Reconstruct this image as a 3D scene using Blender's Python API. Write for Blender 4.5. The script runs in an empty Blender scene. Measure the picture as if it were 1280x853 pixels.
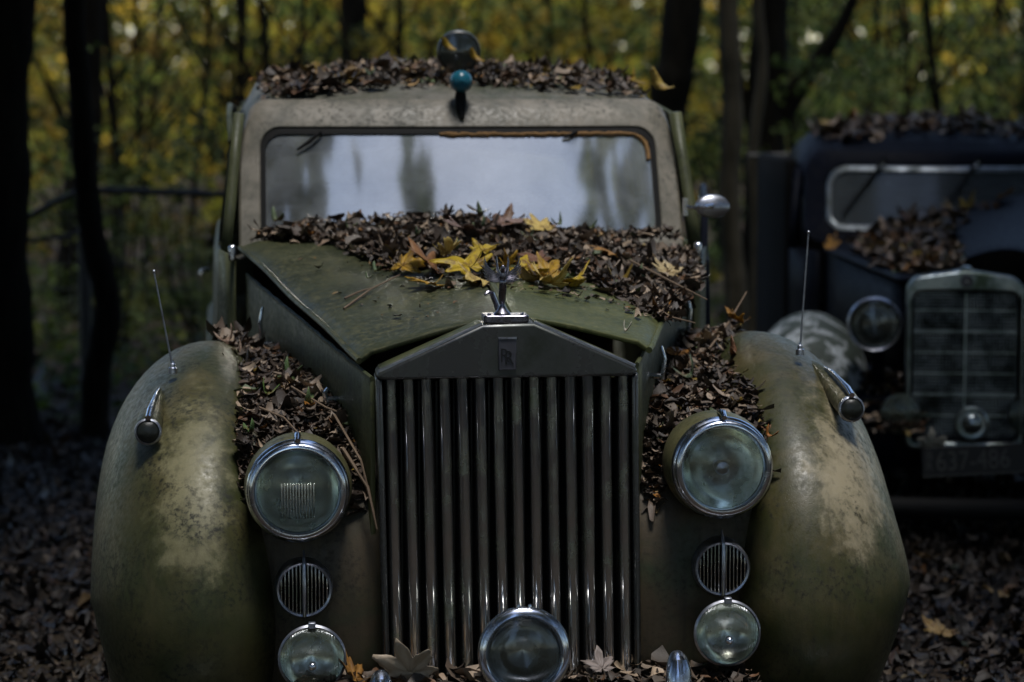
import bpy, math, random
import numpy as np
from mathutils import Vector, Matrix

random.seed(7)
rng = np.random.default_rng(11)
R = math.radians
SC = bpy.context.scene
COL = SC.collection

# ------------------------------------------------------------------ camera
cam_d = bpy.data.cameras.new('camera')
cam = bpy.data.objects.new('camera', cam_d)
COL.objects.link(cam)
cam.location = (0, 0, 1.73)
cam.rotation_euler = (R(90 - 6.0), 0, 0)
cam_d.sensor_width = 36
cam_d.lens = 36 * 3300 / 1280
cam_d.clip_start = 0.1
cam_d.clip_end = 1000
cam_d.dof.use_dof = True
cam_d.dof.focus_distance = 6.02
cam_d.dof.aperture_fstop = 2.8
SC.camera = cam

# ------------------------------------------------------------------ light
SUN_EL, SUN_AZ = 77.0, 160.0          # azimuth from +Y, clockwise seen from above
world = bpy.data.worlds.new('World')
SC.world = world
world.use_nodes = True
wt = world.node_tree
sky = wt.nodes.new('ShaderNodeTexSky')
sky.sky_type = 'NISHITA'
sky.sun_disc = False
sky.sun_elevation = R(SUN_EL)
sky.sun_rotation = R(SUN_AZ)
sky.air_density = 1.0
sky.dust_density = 0.6
bg = wt.nodes['Background']
bg.inputs['Strength'].default_value = 0.085
wt.links.new(sky.outputs[0], bg.inputs['Color'])

sun_d = bpy.data.lights.new('sun', 'SUN')
sun_d.energy = 1.5
sun_d.angle = R(16)
sun_d.color = (1.0, 0.97, 0.93)
sun = bpy.data.objects.new('sun', sun_d)
COL.objects.link(sun)
az = R(SUN_AZ)
sd = Vector((math.sin(az) * math.cos(R(SUN_EL)), math.cos(az) * math.cos(R(SUN_EL)), math.sin(R(SUN_EL))))
sun.rotation_euler = (-sd).to_track_quat('-Z', 'Y').to_euler()
sun.location = (0, -5, 12)

vs = SC.view_settings
vs.view_transform = 'Standard'
vs.look = 'None'
vs.gamma = 1
vs.use_curve_mapping = False
vs.exposure = 1.4
SC.render.engine = 'CYCLES'
cy = SC.cycles
cy.use_denoising = True
cy.max_bounces = 8
cy.diffuse_bounces = 3
cy.glossy_bounces = 4
cy.transparent_max_bounces = 12
cy.caustics_reflective = False
cy.caustics_refractive = False
cy.sample_clamp_indirect = 4

# ------------------------------------------------------------------ materials
MATS = {}


class NT:
    """tiny node helper"""
    def __init__(self, name):
        self.m = bpy.data.materials.new(name)
        self.m.use_nodes = True
        self.t = self.m.node_tree
        self.b = self.t.nodes['Principled BSDF']
        self.out = self.t.nodes['Material Output']
        self.tc = self.t.nodes.new('ShaderNodeTexCoord')
        MATS[name] = self.m

    def link(self, a, b):
        self.t.links.new(a, b)

    def noise(self, scale, detail=4, rough=0.55, stretch=None, dist=0.0, space='Object'):
        n = self.t.nodes.new('ShaderNodeTexNoise')
        n.inputs['Scale'].default_value = scale
        n.inputs['Detail'].default_value = detail
        n.inputs['Roughness'].default_value = rough
        n.inputs['Distortion'].default_value = dist
        src = self.tc.outputs[space]
        if stretch:
            mp = self.t.nodes.new('ShaderNodeMapping')
            mp.inputs['Scale'].default_value = stretch
            self.link(src, mp.inputs['Vector'])
            src = mp.outputs[0]
        self.link(src, n.inputs['Vector'])
        return n.outputs['Fac']

    def ramp(self, fac, stops):
        r = self.t.nodes.new('ShaderNodeValToRGB')
        el = r.color_ramp.elements
        while len(el) < len(stops):
            el.new(0.5)
        for e, (p, c) in zip(el, stops):
            e.position = p
            if isinstance(c, (int, float)):
                c = (c, c, c)
            e.color = (*c, 1)
        self.link(fac, r.inputs['Fac'])
        return r.outputs['Color']

    def mix(self, fac, a, b, mode='MIX'):
        m = self.t.nodes.new('ShaderNodeMix')
        m.data_type = 'RGBA'
        m.blend_type = mode
        if isinstance(fac, (int, float)):
            m.inputs[0].default_value = fac
        else:
            self.link(fac, m.inputs[0])
        for i, v in ((6, a), (7, b)):
            if isinstance(v, tuple):
                m.inputs[i].default_value = (*v, 1)
            else:
                self.link(v, m.inputs[i])
        return m.outputs[2]

    def math(self, op, a, b=0.0):
        m = self.t.nodes.new('ShaderNodeMath')
        m.operation = op
        for i, v in ((0, a), (1, b)):
            if isinstance(v, (int, float)):
                m.inputs[i].default_value = v
            else:
                self.link(v, m.inputs[i])
        return m.outputs[0]

    def bump(self, h, strength, dist=0.01):
        b = self.t.nodes.new('ShaderNodeBump')
        b.inputs['Strength'].default_value = strength
        b.inputs['Distance'].default_value = dist
        self.link(h, b.inputs['Height'])
        self.link(b.outputs[0], self.b.inputs['Normal'])

    def set(self, **k):
        for key, v in k.items():
            i = self.b.inputs[key.replace('_', ' ')]
            if isinstance(v, tuple):
                i.default_value = (*v, 1)
            elif isinstance(v, (int, float)):
                i.default_value = v
            else:
                self.link(v, i)


def paint(name, base, algae, dirt, a_lo, a_hi, d_lo, d_hi, patch=None, streak=(1, 1, 1), rough=0.5, ascale=5.0, spec=0.4):
    n = NT(name)
    big = n.noise(ascale, 6, 0.62, streak, 0.6)
    am = n.ramp(big, [(a_lo, 0), (a_hi, 1)])
    b2 = n.mix(n.noise(17, 5), base, tuple(c * 0.72 for c in base))
    col = n.mix(am, b2, algae)
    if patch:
        # pale patch: old paint showing through plus sky sheen put into the colour, ragged edge
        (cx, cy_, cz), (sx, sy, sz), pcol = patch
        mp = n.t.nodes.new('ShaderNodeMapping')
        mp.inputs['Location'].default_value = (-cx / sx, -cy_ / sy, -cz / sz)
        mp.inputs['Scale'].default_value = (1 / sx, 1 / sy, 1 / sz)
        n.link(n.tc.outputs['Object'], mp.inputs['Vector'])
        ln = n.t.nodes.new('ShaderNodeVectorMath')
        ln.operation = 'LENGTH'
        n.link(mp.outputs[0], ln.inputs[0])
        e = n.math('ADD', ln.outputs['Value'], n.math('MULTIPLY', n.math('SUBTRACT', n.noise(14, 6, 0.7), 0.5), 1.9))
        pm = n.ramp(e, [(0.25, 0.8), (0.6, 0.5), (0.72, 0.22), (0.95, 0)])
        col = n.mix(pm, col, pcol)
    sp = n.noise(75, 4, 0.65)
    spm = n.math('MULTIPLY', n.ramp(sp, [(d_lo, 0), (d_hi, 1)]), n.ramp(n.noise(7, 4), [(0.42, 0.0), (0.62, 1)]))
    col = n.mix(spm, col, dirt)
    st = n.noise(3.2, 5, 0.6, (14, 14, 1.1))
    col = n.mix(n.ramp(st, [(0.5, 0), (0.75, 0.55)]), col, dirt)
    n.set(Base_Color=col, Roughness=n.ramp(sp, [(0.3, rough - 0.1), (0.7, min(1, rough + 0.2))]), Specular_IOR_Level=spec)
    n.bump(n.math('ADD', sp, n.noise(230, 3)), 0.12, 0.003)
    return n.m


paint('fender_paint', (0.10, 0.092, 0.042), (0.035, 0.042, 0.014), (0.010, 0.011, 0.005), 0.40, 0.68, 0.50, 0.66, rough=0.42)
paint('fender_paint_worn_sheen_left', (0.072, 0.062, 0.026), (0.024, 0.028, 0.008), (0.010, 0.011, 0.005), 0.36, 0.64, 0.48, 0.63,
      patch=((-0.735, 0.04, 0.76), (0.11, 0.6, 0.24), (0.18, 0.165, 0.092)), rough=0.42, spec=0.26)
paint('fender_paint_worn_sheen_right', (0.075, 0.062, 0.027), (0.024, 0.028, 0.008), (0.010, 0.010, 0.005), 0.36, 0.64, 0.51, 0.66,
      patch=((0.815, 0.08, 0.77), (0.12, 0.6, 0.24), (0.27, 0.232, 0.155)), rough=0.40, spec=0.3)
paint('apron_paint', (0.055, 0.04, 0.02), (0.022, 0.03, 0.011), (0.010, 0.009, 0.005), 0.42, 0.66, 0.50, 0.68, rough=0.55)
paint('bonnet_paint', (0.04, 0.045, 0.022), (0.015, 0.019, 0.009), (0.12, 0.11, 0.05), 0.38, 0.66, 0.50, 0.72,
      streak=(1, 1.6, 1), rough=0.45, ascale=4, spec=0.18)
paint('bonnet_paint_moss', (0.07, 0.078, 0.028), (0.028, 0.036, 0.012), (0.14, 0.135, 0.055), 0.40, 0.68, 0.50, 0.74,
      streak=(1, 2, 1), rough=0.48, ascale=5, spec=0.2)
paint('side_paint', (0.07, 0.075, 0.03), (0.03, 0.038, 0.013), (0.014, 0.016, 0.009), 0.40, 0.64, 0.52, 0.7,
      streak=(4, 4, 0.5), rough=0.5)
paint('frame_paint', (0.175, 0.155, 0.12), (0.07, 0.066, 0.047), (0.032, 0.032, 0.024), 0.42, 0.66, 0.50, 0.68, rough=0.5, ascale=8)
paint('roof_paint', (0.13, 0.122, 0.098), (0.055, 0.06, 0.038), (0.022, 0.022, 0.016), 0.40, 0.60, 0.5, 0.66, rough=0.5, ascale=7)
paint('blue_paint', (0.0035, 0.005, 0.011), (0.002, 0.003, 0.006), (0.014, 0.014, 0.016), 0.40, 0.66, 0.60, 0.78, rough=0.5, spec=0.06)
paint('flaking_paint', (0.34, 0.37, 0.38), (0.03, 0.04, 0.03), (0.02, 0.025, 0.022), 0.43, 0.52, 0.50, 0.62, rough=0.7, ascale=11)


def metal(name, col, rough, tarn=(0.05, 0.055, 0.05), lo=0.45, hi=0.7, scale=20):
    n = NT(name)
    m = n.ramp(n.noise(scale, 6, 0.65), [(lo, 0), (hi, 1)])
    n.set(Base_Color=n.mix(m, col, tarn), Metallic=1.0, Roughness=n.ramp(m, [(0, rough), (1, min(1, rough + 0.3))]))
    n.bump(n.noise(90, 3), 0.03, 0.002)
    return n.m


metal('chrome', (0.62, 0.65, 0.72), 0.16, (0.2, 0.21, 0.23), 0.5, 0.75)
metal('chrome_dull', (0.42, 0.44, 0.5), 0.3, (0.12, 0.12, 0.13), 0.45, 0.7)
metal('slat_metal', (0.50, 0.50, 0.50), 0.10, (0.17, 0.19, 0.13), 0.45, 0.7, 9)
MATS['slat_metal'].node_tree.nodes['Principled BSDF'].inputs['Metallic'].default_value = 0.97
metal('shell_metal', (0.085, 0.088, 0.09), 0.22, (0.035, 0.04, 0.03), 0.42, 0.7, 8)
MATS['shell_metal'].node_tree.nodes['Principled BSDF'].inputs['Metallic'].default_value = 0.7
metal('pewter', (0.2, 0.195, 0.235), 0.22, (0.12, 0.12, 0.14), 0.45, 0.7, 60)
metal('reflector_metal', (0.82, 0.85, 0.76), 0.14, (0.36, 0.39, 0.29), 0.45, 0.75, 16)
metal('screen_trim_dim', (0.22, 0.24, 0.25), 0.4, (0.08, 0.09, 0.08))
metal('mercedes_mesh', (0.3, 0.33, 0.34), 0.45, (0.06, 0.07, 0.06), 0.42, 0.62, 9)
metal('grey_chrome', (0.34, 0.38, 0.39), 0.3, (0.09, 0.12, 0.08), 0.42, 0.66, 9)


def plain(name, col, rough=0.6, var=0.6, scale=30, metallic=0, spec=0.4):
    n = NT(name)
    n.set(Base_Color=n.mix(n.noise(scale, 5), col, tuple(c * var for c in col)), Roughness=rough, Metallic=metallic,
          Specular_IOR_Level=spec)
    n.bump(n.noise(scale * 4, 3), 0.15, 0.004)
    return n.m


plain('rubber', (0.008, 0.008, 0.008), 0.7, spec=0.12)
plain('black_void', (0.006, 0.006, 0.006), 0.9, spec=0.1)
plain('black_lamp', (0.012, 0.014, 0.011), 0.35)
plain('rust', (0.28, 0.15, 0.05), 0.85, 0.25, 60)
plain('teal_glass', (0.012, 0.11, 0.16), 0.25, 0.6, 12)
plain('wheel_plastic', (0.05, 0.075, 0.11), 0.35)
plain('white_chips', (0.55, 0.55, 0.52), 0.5)
plain('plate_black', (0.01, 0.01, 0.011), 0.5)
plain('plate_white', (0.075, 0.075, 0.07), 0.7)
plain('badge_dark', (0.07, 0.07, 0.085), 0.35, metallic=0.3)
plain('badge_black', (0.006, 0.006, 0.007), 0.5)
plain('leather', (0.05, 0.025, 0.015), 0.6)
plain('grey_wood', (0.06, 0.058, 0.055), 0.8, 0.5, 20)
plain('wire', (0.09, 0.09, 0.085), 0.6)
plain('twig', (0.16, 0.11, 0.07), 0.8)
plain('green_glass', (0.035, 0.04, 0.02), 0.2)


def bark(name, c1, c2):
    n = NT(name)
    f = n.noise(5, 7, 0.65, (5, 5, 0.8))
    n.set(Base_Color=n.mix(n.ramp(f, [(0.35, 0), (0.65, 1)]), c1, c2), Roughness=0.9, Specular_IOR_Level=0.05)
    n.bump(f, 0.7, 0.02)


bark('bark_dark', (0.004, 0.0036, 0.0026), (0.0105, 0.009, 0.0062))
bark('bark_grey', (0.02, 0.018, 0.013), (0.045, 0.04, 0.028))


def glass(name, dust, amount_lo, amount_hi, rough, ior=1.7, scale=5, flutes=0.0, tint=(0.9, 0.95, 1)):
    n = NT(name)
    t = n.t
    tr = t.nodes.new('ShaderNodeBsdfTransparent')
    df = t.nodes.new('ShaderNodeBsdfDiffuse')
    df.inputs['Color'].default_value = (*dust, 1)
    gl = t.nodes.new('ShaderNodeBsdfGlossy')
    gl.inputs['Roughness'].default_value = rough
    gl.inputs['Color'].default_value = (*tint, 1)
    fr = t.nodes.new('ShaderNodeFresnel')
    fr.inputs['IOR'].default_value = ior
    dm = n.ramp(n.noise(scale, 6, 0.6), [(0.3, amount_lo), (0.7, amount_hi)])
    m1 = t.nodes.new('ShaderNodeMixShader')
    n.link(dm, m1.inputs[0]); n.link(tr.outputs[0], m1.inputs[1]); n.link(df.outputs[0], m1.inputs[2])
    m2 = t.nodes.new('ShaderNodeMixShader')
    n.link(fr.outputs[0], m2.inputs[0]); n.link(m1.outputs[0], m2.inputs[1]); n.link(gl.outputs[0], m2.inputs[2])
    n.link(m2.outputs[0], n.out.inputs['Surface'])
    if flutes:
        sx = t.nodes.new('ShaderNodeSeparateXYZ')
        n.link(n.tc.outputs['Object'], sx.inputs[0])
        h = n.math('SINE', n.math('MULTIPLY', sx.outputs['X'], flutes))
        b = t.nodes.new('ShaderNodeBump')
        b.inputs['Strength'].default_value = 0.5
        b.inputs['Distance'].default_value = 0.002
        n.link(h, b.inputs['Height'])
        n.link(b.outputs[0], gl.inputs['Normal']); n.link(b.outputs[0], fr.inputs['Normal'])


glass('windscreen_glass', (0.20, 0.215, 0.225), 0.2, 0.95, 0.06, 4.2, 8, tint=(1, 0.98, 0.90))
glass('lens_glass', (0.14, 0.16, 0.12), 0.02, 0.14, 0.07, 1.45, 25, flutes=700, tint=(0.85, 0.9, 0.8))
glass('rib_glass', (0.42, 0.46, 0.40), 0.22, 0.5, 0.06, 1.7, 25, tint=(0.9, 0.95, 0.88))
glass('fog_glass', (0.14, 0.17, 0.12), 0.08, 0.3, 0.14, 1.7, 25, flutes=1100)
glass('dark_glass', (0.03, 0.035, 0.03), 0.4, 0.8, 0.12, 1.6, 5)
glass('blue_car_glass', (0.07, 0.08, 0.085), 0.5, 0.9, 0.14, 1.4, 4)


def leafmat(name, trans, rough=0.6, spec=0.35, blotch=0.0):
    n = NT(name)
    at = n.t.nodes.new('ShaderNodeAttribute')
    at.attribute_name = 'Col'
    c = n.mix(n.noise(35, 4), at.outputs['Color'], (0.75, 0.7, 0.62), 'MULTIPLY')
    if blotch:
        c = n.mix(n.ramp(n.noise(38, 5, 0.65), [(0.5, 0), (0.66, blotch)]), c, (0.12, 0.055, 0.015))
    n.set(Base_Color=c, Roughness=rough, Specular_IOR_Level=spec)
    n.bump(n.noise(220, 3), 0.3, 0.003)
    if trans:
        tr = n.t.nodes.new('ShaderNodeBsdfTranslucent')
        n.link(c, tr.inputs['Color'])
        mx = n.t.nodes.new('ShaderNodeMixShader')
        mx.inputs[0].default_value = trans
        n.link(n.b.outputs[0], mx.inputs[1]); n.link(tr.outputs[0], mx.inputs[2])
        n.link(mx.outputs[0], n.out.inputs['Surface'])


leafmat('dead_leaf', 0.0, 0.55, 0.3)
leafmat('fresh_leaf', 0.2, 0.5, 0.35, 0.9)
leafmat('tree_leaf', 0.45, 0.6, 0.2)

n = NT('ground_soil')
g1 = n.noise(1.3, 8, 0.7)
g2 = n.noise(30, 6, 0.7)
n.set(Base_Color=n.mix(n.ramp(g2, [(0.35, 0), (0.65, 1)]), n.mix(n.ramp(g1, [(0.4, 0), (0.6, 1)]), (0.018, 0.012, 0.008), (0.028, 0.026, 0.012)),
                       (0.05, 0.032, 0.022)), Roughness=0.9, Specular_IOR_Level=0.2)
n.bump(g2, 0.9, 0.03)


# ------------------------------------------------------------------ mesh helpers
def tag(o, label=None, cat=None, group=None, kind=None):
    if label: o['label'] = label
    if cat: o['category'] = cat
    if group: o['group'] = group
    if kind: o['kind'] = kind
    return o


def empty(name, loc=(0, 0, 0), rot=(0, 0, 0)):
    o = bpy.data.objects.new(name, None)
    o.empty_display_size = 0.2
    o.location = loc
    o.rotation_euler = rot
    COL.objects.link(o)
    return o


class MB:
    def __init__(self):
        self.v, self.f = [], []

    def add(self, v, f):
        k = len(self.v)
        self.v += [tuple(p) for p in v]
        self.f += [tuple(i + k for i in q) for q in f]
        return self

    def box(self, c, s, rot=None):
        hx, hy, hz = s[0] / 2, s[1] / 2, s[2] / 2
        v = [Vector((x, y, z)) for x in (-hx, hx) for y in (-hy, hy) for z in (-hz, hz)]
        if rot is not None:
            m = Matrix.Rotation(rot[2], 3, 'Z') @ Matrix.Rotation(rot[1], 3, 'Y') @ Matrix.Rotation(rot[0], 3, 'X')
            v = [m @ p for p in v]
        c = Vector(c)
        return self.add([p + c for p in v], [(0, 1, 3, 2), (4, 6, 7, 5), (0, 4, 5, 1), (2, 3, 7, 6), (0, 2, 6, 4), (1, 5, 7, 3)])

    def tube(self, pts, r, n=8, cap=True, flat=1.0, upv=None):
        pts = [Vector(p) for p in pts]
        if isinstance(r, (int, float)):
            r = [r] * len(pts)
        t0 = (pts[1] - pts[0]).normalized()
        u = Vector(upv) if upv else (Vector((0, 0, 1)) if abs(t0.z) < 0.9 else Vector((1, 0, 0)))
        v, f = [], []
        for i, p in enumerate(pts):
            a = pts[max(i - 1, 0)]
            b = pts[min(i + 1, len(pts) - 1)]
            t = (b - a).normalized()
            u = (u - t * u.dot(t)).normalized()
            w = t.cross(u)
            for k in range(n):
                an = 2 * math.pi * k / n
                v.append(p + u * (math.cos(an) * r[i] * flat) + w * (math.sin(an) * r[i]))
        for i in range(len(pts) - 1):
            for k in range(n):
                a, b = i * n + k, i * n + (k + 1) % n
                f.append((a, b, b + n, a + n))
        if cap:
            f.append(tuple(range(n - 1, -1, -1)))
            f.append(tuple(range((len(pts) - 1) * n, len(pts) * n)))
        return self.add(v, f)

    def lathe(self, prof, o, axis=(0, -1, 0), n=40, close=False):
        """profile of (radius, height along axis)"""
        o, ax = Vector(o), Vector(axis).normalized()
        u = Vector((0, 0, 1)) if abs(ax.z) < 0.9 else Vector((1, 0, 0))
        u = (u - ax * u.dot(ax)).normalized()
        w = ax.cross(u)
        v, f = [], []
        for r, h in prof:
            for k in range(n):
                an = 2 * math.pi * k / n
                v.append(o + ax * h + u * (math.cos(an) * r) + w * (math.sin(an) * r))
        m = len(prof)
        for i in range(m if close else m - 1):
            j = (i + 1) % m
            for k in range(n):
                k2 = (k + 1) % n
                f.append((i * n + k, i * n + k2, j * n + k2, j * n + k))
        return self.add(v, f)

    def grid(self, rows):
        nu, nv = len(rows), len(rows[0])
        v = [p for r in rows for p in r]
        f = [(i * nv + j, i * nv + j + 1, (i + 1) * nv + j + 1, (i + 1) * nv + j) for i in range(nu - 1) for j in range(nv - 1)]
        return self.add(v, f)

    def prism(self, poly, fn, d0, d1):
        """poly of 2-D points, fn(a,b,depth)->xyz"""
        k = len(poly)
        v = [fn(a, b, d0) for a, b in poly] + [fn(a, b, d1) for a, b in poly]
        f = [tuple(range(k)), tuple(range(2 * k - 1, k - 1, -1))]
        f += [(i, i + k, (i + 1) % k + k, (i + 1) % k) for i in range(k)]
        return self.add(v, f)

    def ring(self, outer, inner, fn, d0, d1):
        """closed frame between two loops of equal length"""
        k = len(outer)
        v = [fn(a, b, d0) for a, b in outer] + [fn(a, b, d0) for a, b in inner]
        v += [fn(a, b, d1) for a, b in outer] + [fn(a, b, d1) for a, b in inner]
        f = []
        for i in range(k):
            j = (i + 1) % k
            f += [(i, j, k + j, k + i), (2 * k + i, 3 * k + i, 3 * k + j, 2 * k + j), (i, 2 * k + i, 2 * k + j, j),
                  (k + i, k + j, 3 * k + j, 3 * k + i)]
        return self.add(v, f)

    def build(self, name, mat, parent=None, smooth=True, bevel=0, solid=0, sub=0, ang=40):
        me = bpy.data.meshes.new(name)
        me.from_pydata([tuple(p) for p in self.v], [], self.f)
        me.update()
        import bmesh
        bm = bmesh.new(); bm.from_mesh(me)
        bmesh.ops.recalc_face_normals(bm, faces=bm.faces)
        if mat.endswith('glass') and sum((f.normal.y * f.calc_area() for f in bm.faces), 0.0) > 0:
            bmesh.ops.reverse_faces(bm, faces=bm.faces)
        bm.to_mesh(me); bm.free()
        if smooth:
            me.polygons.foreach_set('use_smooth', [True] * len(me.polygons))
            me.set_sharp_from_angle(angle=R(ang))
        me.materials.append(MATS[mat])
        o = bpy.data.objects.new(name, me)
        COL.objects.link(o)
        if parent is not None:
            o.parent = parent
        if solid:
            m = o.modifiers.new('solid', 'SOLIDIFY'); m.thickness = solid; m.offset = -1
        if bevel:
            m = o.modifiers.new('bevel', 'BEVEL'); m.width = bevel; m.segments = 2; m.limit_method = 'ANGLE'; m.angle_limit = R(35)
        if sub:
            m = o.modifiers.new('sub', 'SUBSURF'); m.levels = sub; m.render_levels = sub
        return o


def interp(xs, ys, x):
    return float(np.interp(x, xs, ys))


def catmull(pts, n):
    pts = [np.array(p, float) for p in pts]
    P = [2 * pts[0] - pts[1]] + pts + [2 * pts[-1] - pts[-2]]
    out = []
    for i in range(1, len(P) - 2):
        for k in range(n):
            t = k / n
            a, b, c, d = P[i - 1], P[i], P[i + 1], P[i + 2]
            out.append(0.5 * (2 * b + (c - a) * t + (2 * a - 5 * b + 4 * c - d) * t * t + (3 * b - a - 3 * c + d) * t ** 3))
    out.append(pts[-1])
    return out


def text_mesh(name, body, size, loc, rot, mat, parent, extrude=0.001, sx=1.0, align='LEFT'):
    cu = bpy.data.curves.new(name, 'FONT')
    cu.body = body
    cu.size = size
    cu.extrude = extrude
    cu.align_x = align
    tmp = bpy.data.objects.new(name + '_tmp', cu)
    COL.objects.link(tmp)
    bpy.context.view_layer.update()
    me = bpy.data.meshes.new_from_object(tmp.evaluated_get(bpy.context.evaluated_depsgraph_get()))
    bpy.data.objects.remove(tmp)
    bpy.data.curves.remove(cu)
    me.name = name
    me.materials.clear()
    me.materials.append(MATS[mat])
    o = bpy.data.objects.new(name, me)
    COL.objects.link(o)
    o.parent = parent
    o.location = loc
    o.rotation_euler = rot
    o.scale = (sx, 1, 1)
    return o


def rounded(x0, x1, z0, z1, r, n=6, rb=None, m=9):
    """rounded rectangle loop, counter-clockwise from bottom left, straight runs cut into m pieces"""
    rb = r if rb is None else rb
    arcs = []
    for cx, cz, a0, q in ((x0 + rb, z0 + rb, 180, rb), (x1 - rb, z0 + rb, 270, rb), (x1 - r, z1 - r, 0, r), (x0 + r, z1 - r, 90, r)):
        arcs.append([(cx + q * math.cos(R(a0 + 90 * k / n)), cz + q * math.sin(R(a0 + 90 * k / n))) for k in range(n + 1)])
    out = []
    for k in range(4):
        out += arcs[k]
        p, q = arcs[k][-1], arcs[(k + 1) % 4][0]
        out += [(p[0] + (q[0] - p[0]) * t / m, p[1] + (q[1] - p[1]) * t / m) for t in range(1, m)]
    return out


# ------------------------------------------------------------------ leaves (vectorised)
BROWNS = np.array([(.016, .013, .012), (.026, .020, .018), (.042, .032, .028), (.06, .048, .043), (.07, .062, .06), (.10, .083, .074),
                   (.16, .135, .122), (.04, .036, .036), (.07, .040, .025), (.022, .018, .017), (.20, .165, .14), (.03, .024, .022)]) * np.array([1.5, 1.4, 1.2])


def palette(n, accents=0.05, pal=BROWNS):
    c = pal[rng.integers(0, len(pal), n)] * rng.uniform(0.6, 1.25, (n, 1))
    acc = np.array([(.28, .12, .02), (.33, .22, .10), (.07, .10, .04), (.30, .22, .16), (.25, .17, .03)])
    k = rng.random(n) < accents
    c[k] = acc[rng.integers(0, len(acc), k.sum())] * rng.uniform(0.5, 1.1, (k.sum(), 1))
    return c


def sizes(n, size):
    """mostly scraps, some whole leaves, a few large ones"""
    a, b_ = size
    k = rng.random(n)
    return np.where(k < .58, rng.uniform(a, a + (b_ - a) * .35, n), np.where(k < .90, rng.uniform(a + (b_ - a) * .35, b_, n), rng.uniform(b_, b_ * 1.7, n)))


def frames(N, nrm, tilt):
    nn = nrm + rng.normal(0, tilt, (N, 3))
    nn /= np.linalg.norm(nn, axis=1, keepdims=True) + 1e-9
    a = rng.normal(0, 1, (N, 3))
    t = a - nn * (a * nn).sum(1, keepdims=True)
    t /= np.linalg.norm(t, axis=1, keepdims=True) + 1e-9
    return t, np.cross(nn, t), nn


def mesh_np(name, verts, faces, cols, mat):
    me = bpy.data.meshes.new(name)
    V, F = len(verts), len(faces)
    k = faces.shape[1]
    me.vertices.add(V); me.loops.add(F * k); me.polygons.add(F)
    me.vertices.foreach_set('co', verts.astype(np.float32).ravel())
    me.loops.foreach_set('vertex_index', faces.astype(np.int32).ravel())
    me.polygons.foreach_set('loop_start', np.arange(0, F * k, k, dtype=np.int32))
    me.polygons.foreach_set('loop_total', np.full(F, k, dtype=np.int32))
    me.polygons.foreach_set('use_smooth', np.ones(F, dtype=bool))
    me.update(calc_edges=True)
    at = me.color_attributes.new('Col', 'FLOAT_COLOR', 'POINT')
    at.data.foreach_set('color', np.concatenate([cols, np.ones((V, 1))], 1).astype(np.float32).ravel())
    me.materials.append(MATS[mat])
    me.validate()
    return me


def curled_leaves(name, P, nrm, size, cols, mat='dead_leaf', tilt=0.45, aspect=(0.3, 0.85), curl=1.0, parent=None):
    N = len(P)
    st = np.array([0, .25, .5, .75, 1.0])
    wp = np.array([.12, .8, 1.0, .72, .08])
    t, b, n = frames(N, nrm, tilt)
    asp = rng.uniform(*aspect, N)
    kl = rng.normal(0.2, 0.8, N) * curl
    kc = rng.normal(0.3, 0.7, N) * curl
    tw = rng.normal(0, 0.5, N) * curl
    e0, e1 = rng.uniform(.05, .5, N), rng.uniform(.03, .4, N)
    WP = np.stack([e0, .65 + .4 * e0, np.ones(N), .6 + .4 * e1, e1], 1)
    vs_ = np.zeros((N, 5, 3, 3))
    for i in range(5):
        for j, c in enumerate((-1, 0, 1)):
            wob = rng.uniform(0.65, 1.2, N)
            x = (st[i] - .5) * size
            y = c * WP[:, i] * asp * size * .5 * wob
            z = kl * (st[i] - .5) ** 2 * 2 * size + kc * (c * c) * WP[:, i] * asp * size * .5 + tw * (st[i] - .5) * c * size * .4
            z = z + rng.normal(0, 0.04, N) * size
            vs_[:, i, j] = P + t * x[:, None] + b * y[:, None] + n * z[:, None]
    base = np.arange(N)[:, None] * 15
    q = []
    for i in range(4):
        for j in range(2):
            a = i * 3 + j
            q.append((a, a + 1, a + 4, a + 3))
    F = (base[:, None, :] + np.array(q)[None]).reshape(-1, 4)
    c = np.repeat(cols, 15, 0) * np.tile(rng.uniform(0.8, 1.15, (1, 15, 1)), (N, 1, 1)).reshape(-1, 1)
    me = mesh_np(name, vs_.reshape(-1, 3), F, c, mat)
    o = bpy.data.objects.new(name, me)
    COL.objects.link(o)
    if parent: o.parent = parent
    return o


def flat_leaves(name, P, nrm, size, cols, mat='tree_leaf', tilt=0.8, aspect=0.6, parent=None):
    """folded leaf of four triangles as two quads"""
    N = len(P)
    t, b, n = frames(N, nrm, tilt)
    w = size * aspect * rng.uniform(0.6, 1.2, N)
    fold = rng.uniform(-0.35, 0.35, N) * size
    s = size[:, None]
    v = np.stack([P - t * s * .5, P + b * w[:, None] * .5 + n * fold[:, None] * .5, P + t * s * .5 - n * s * .12,
                  P - b * w[:, None] * .5 + n * fold[:, None] * .5], 1).reshape(-1, 3)
    F = (np.arange(N)[:, None] * 4 + np.array([[0, 1, 2, 3]])).reshape(-1, 4)
    tri = np.concatenate([F[:, [0, 1, 2]], F[:, [0, 2, 3]]])
    me = mesh_np(name, v, tri, np.repeat(cols, 4, 0), mat)
    o = bpy.data.objects.new(name, me)
    COL.objects.link(o)
    if parent: o.parent = parent
    return o


def in_poly(pts, poly):
    x, y = pts[:, 0], pts[:, 1]
    c = np.zeros(len(pts), bool)
    j = len(poly) - 1
    for i in range(len(poly)):
        xi, yi = poly[i]; xj, yj = poly[j]
        c ^= ((yi > y) != (yj > y)) & (x < (xj - xi) * (y - yi) / (yj - yi + 1e-12) + xi)
        j = i
    return c


def sample_poly(poly, n):
    p = np.array(poly)
    lo, hi = p.min(0), p.max(0)
    out = np.zeros((0, 2))
    while len(out) < n:
        q = rng.uniform(lo, hi, (n * 2, 2))
        out = np.concatenate([out, q[in_poly(q, poly)]])
    return out[:n]


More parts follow.
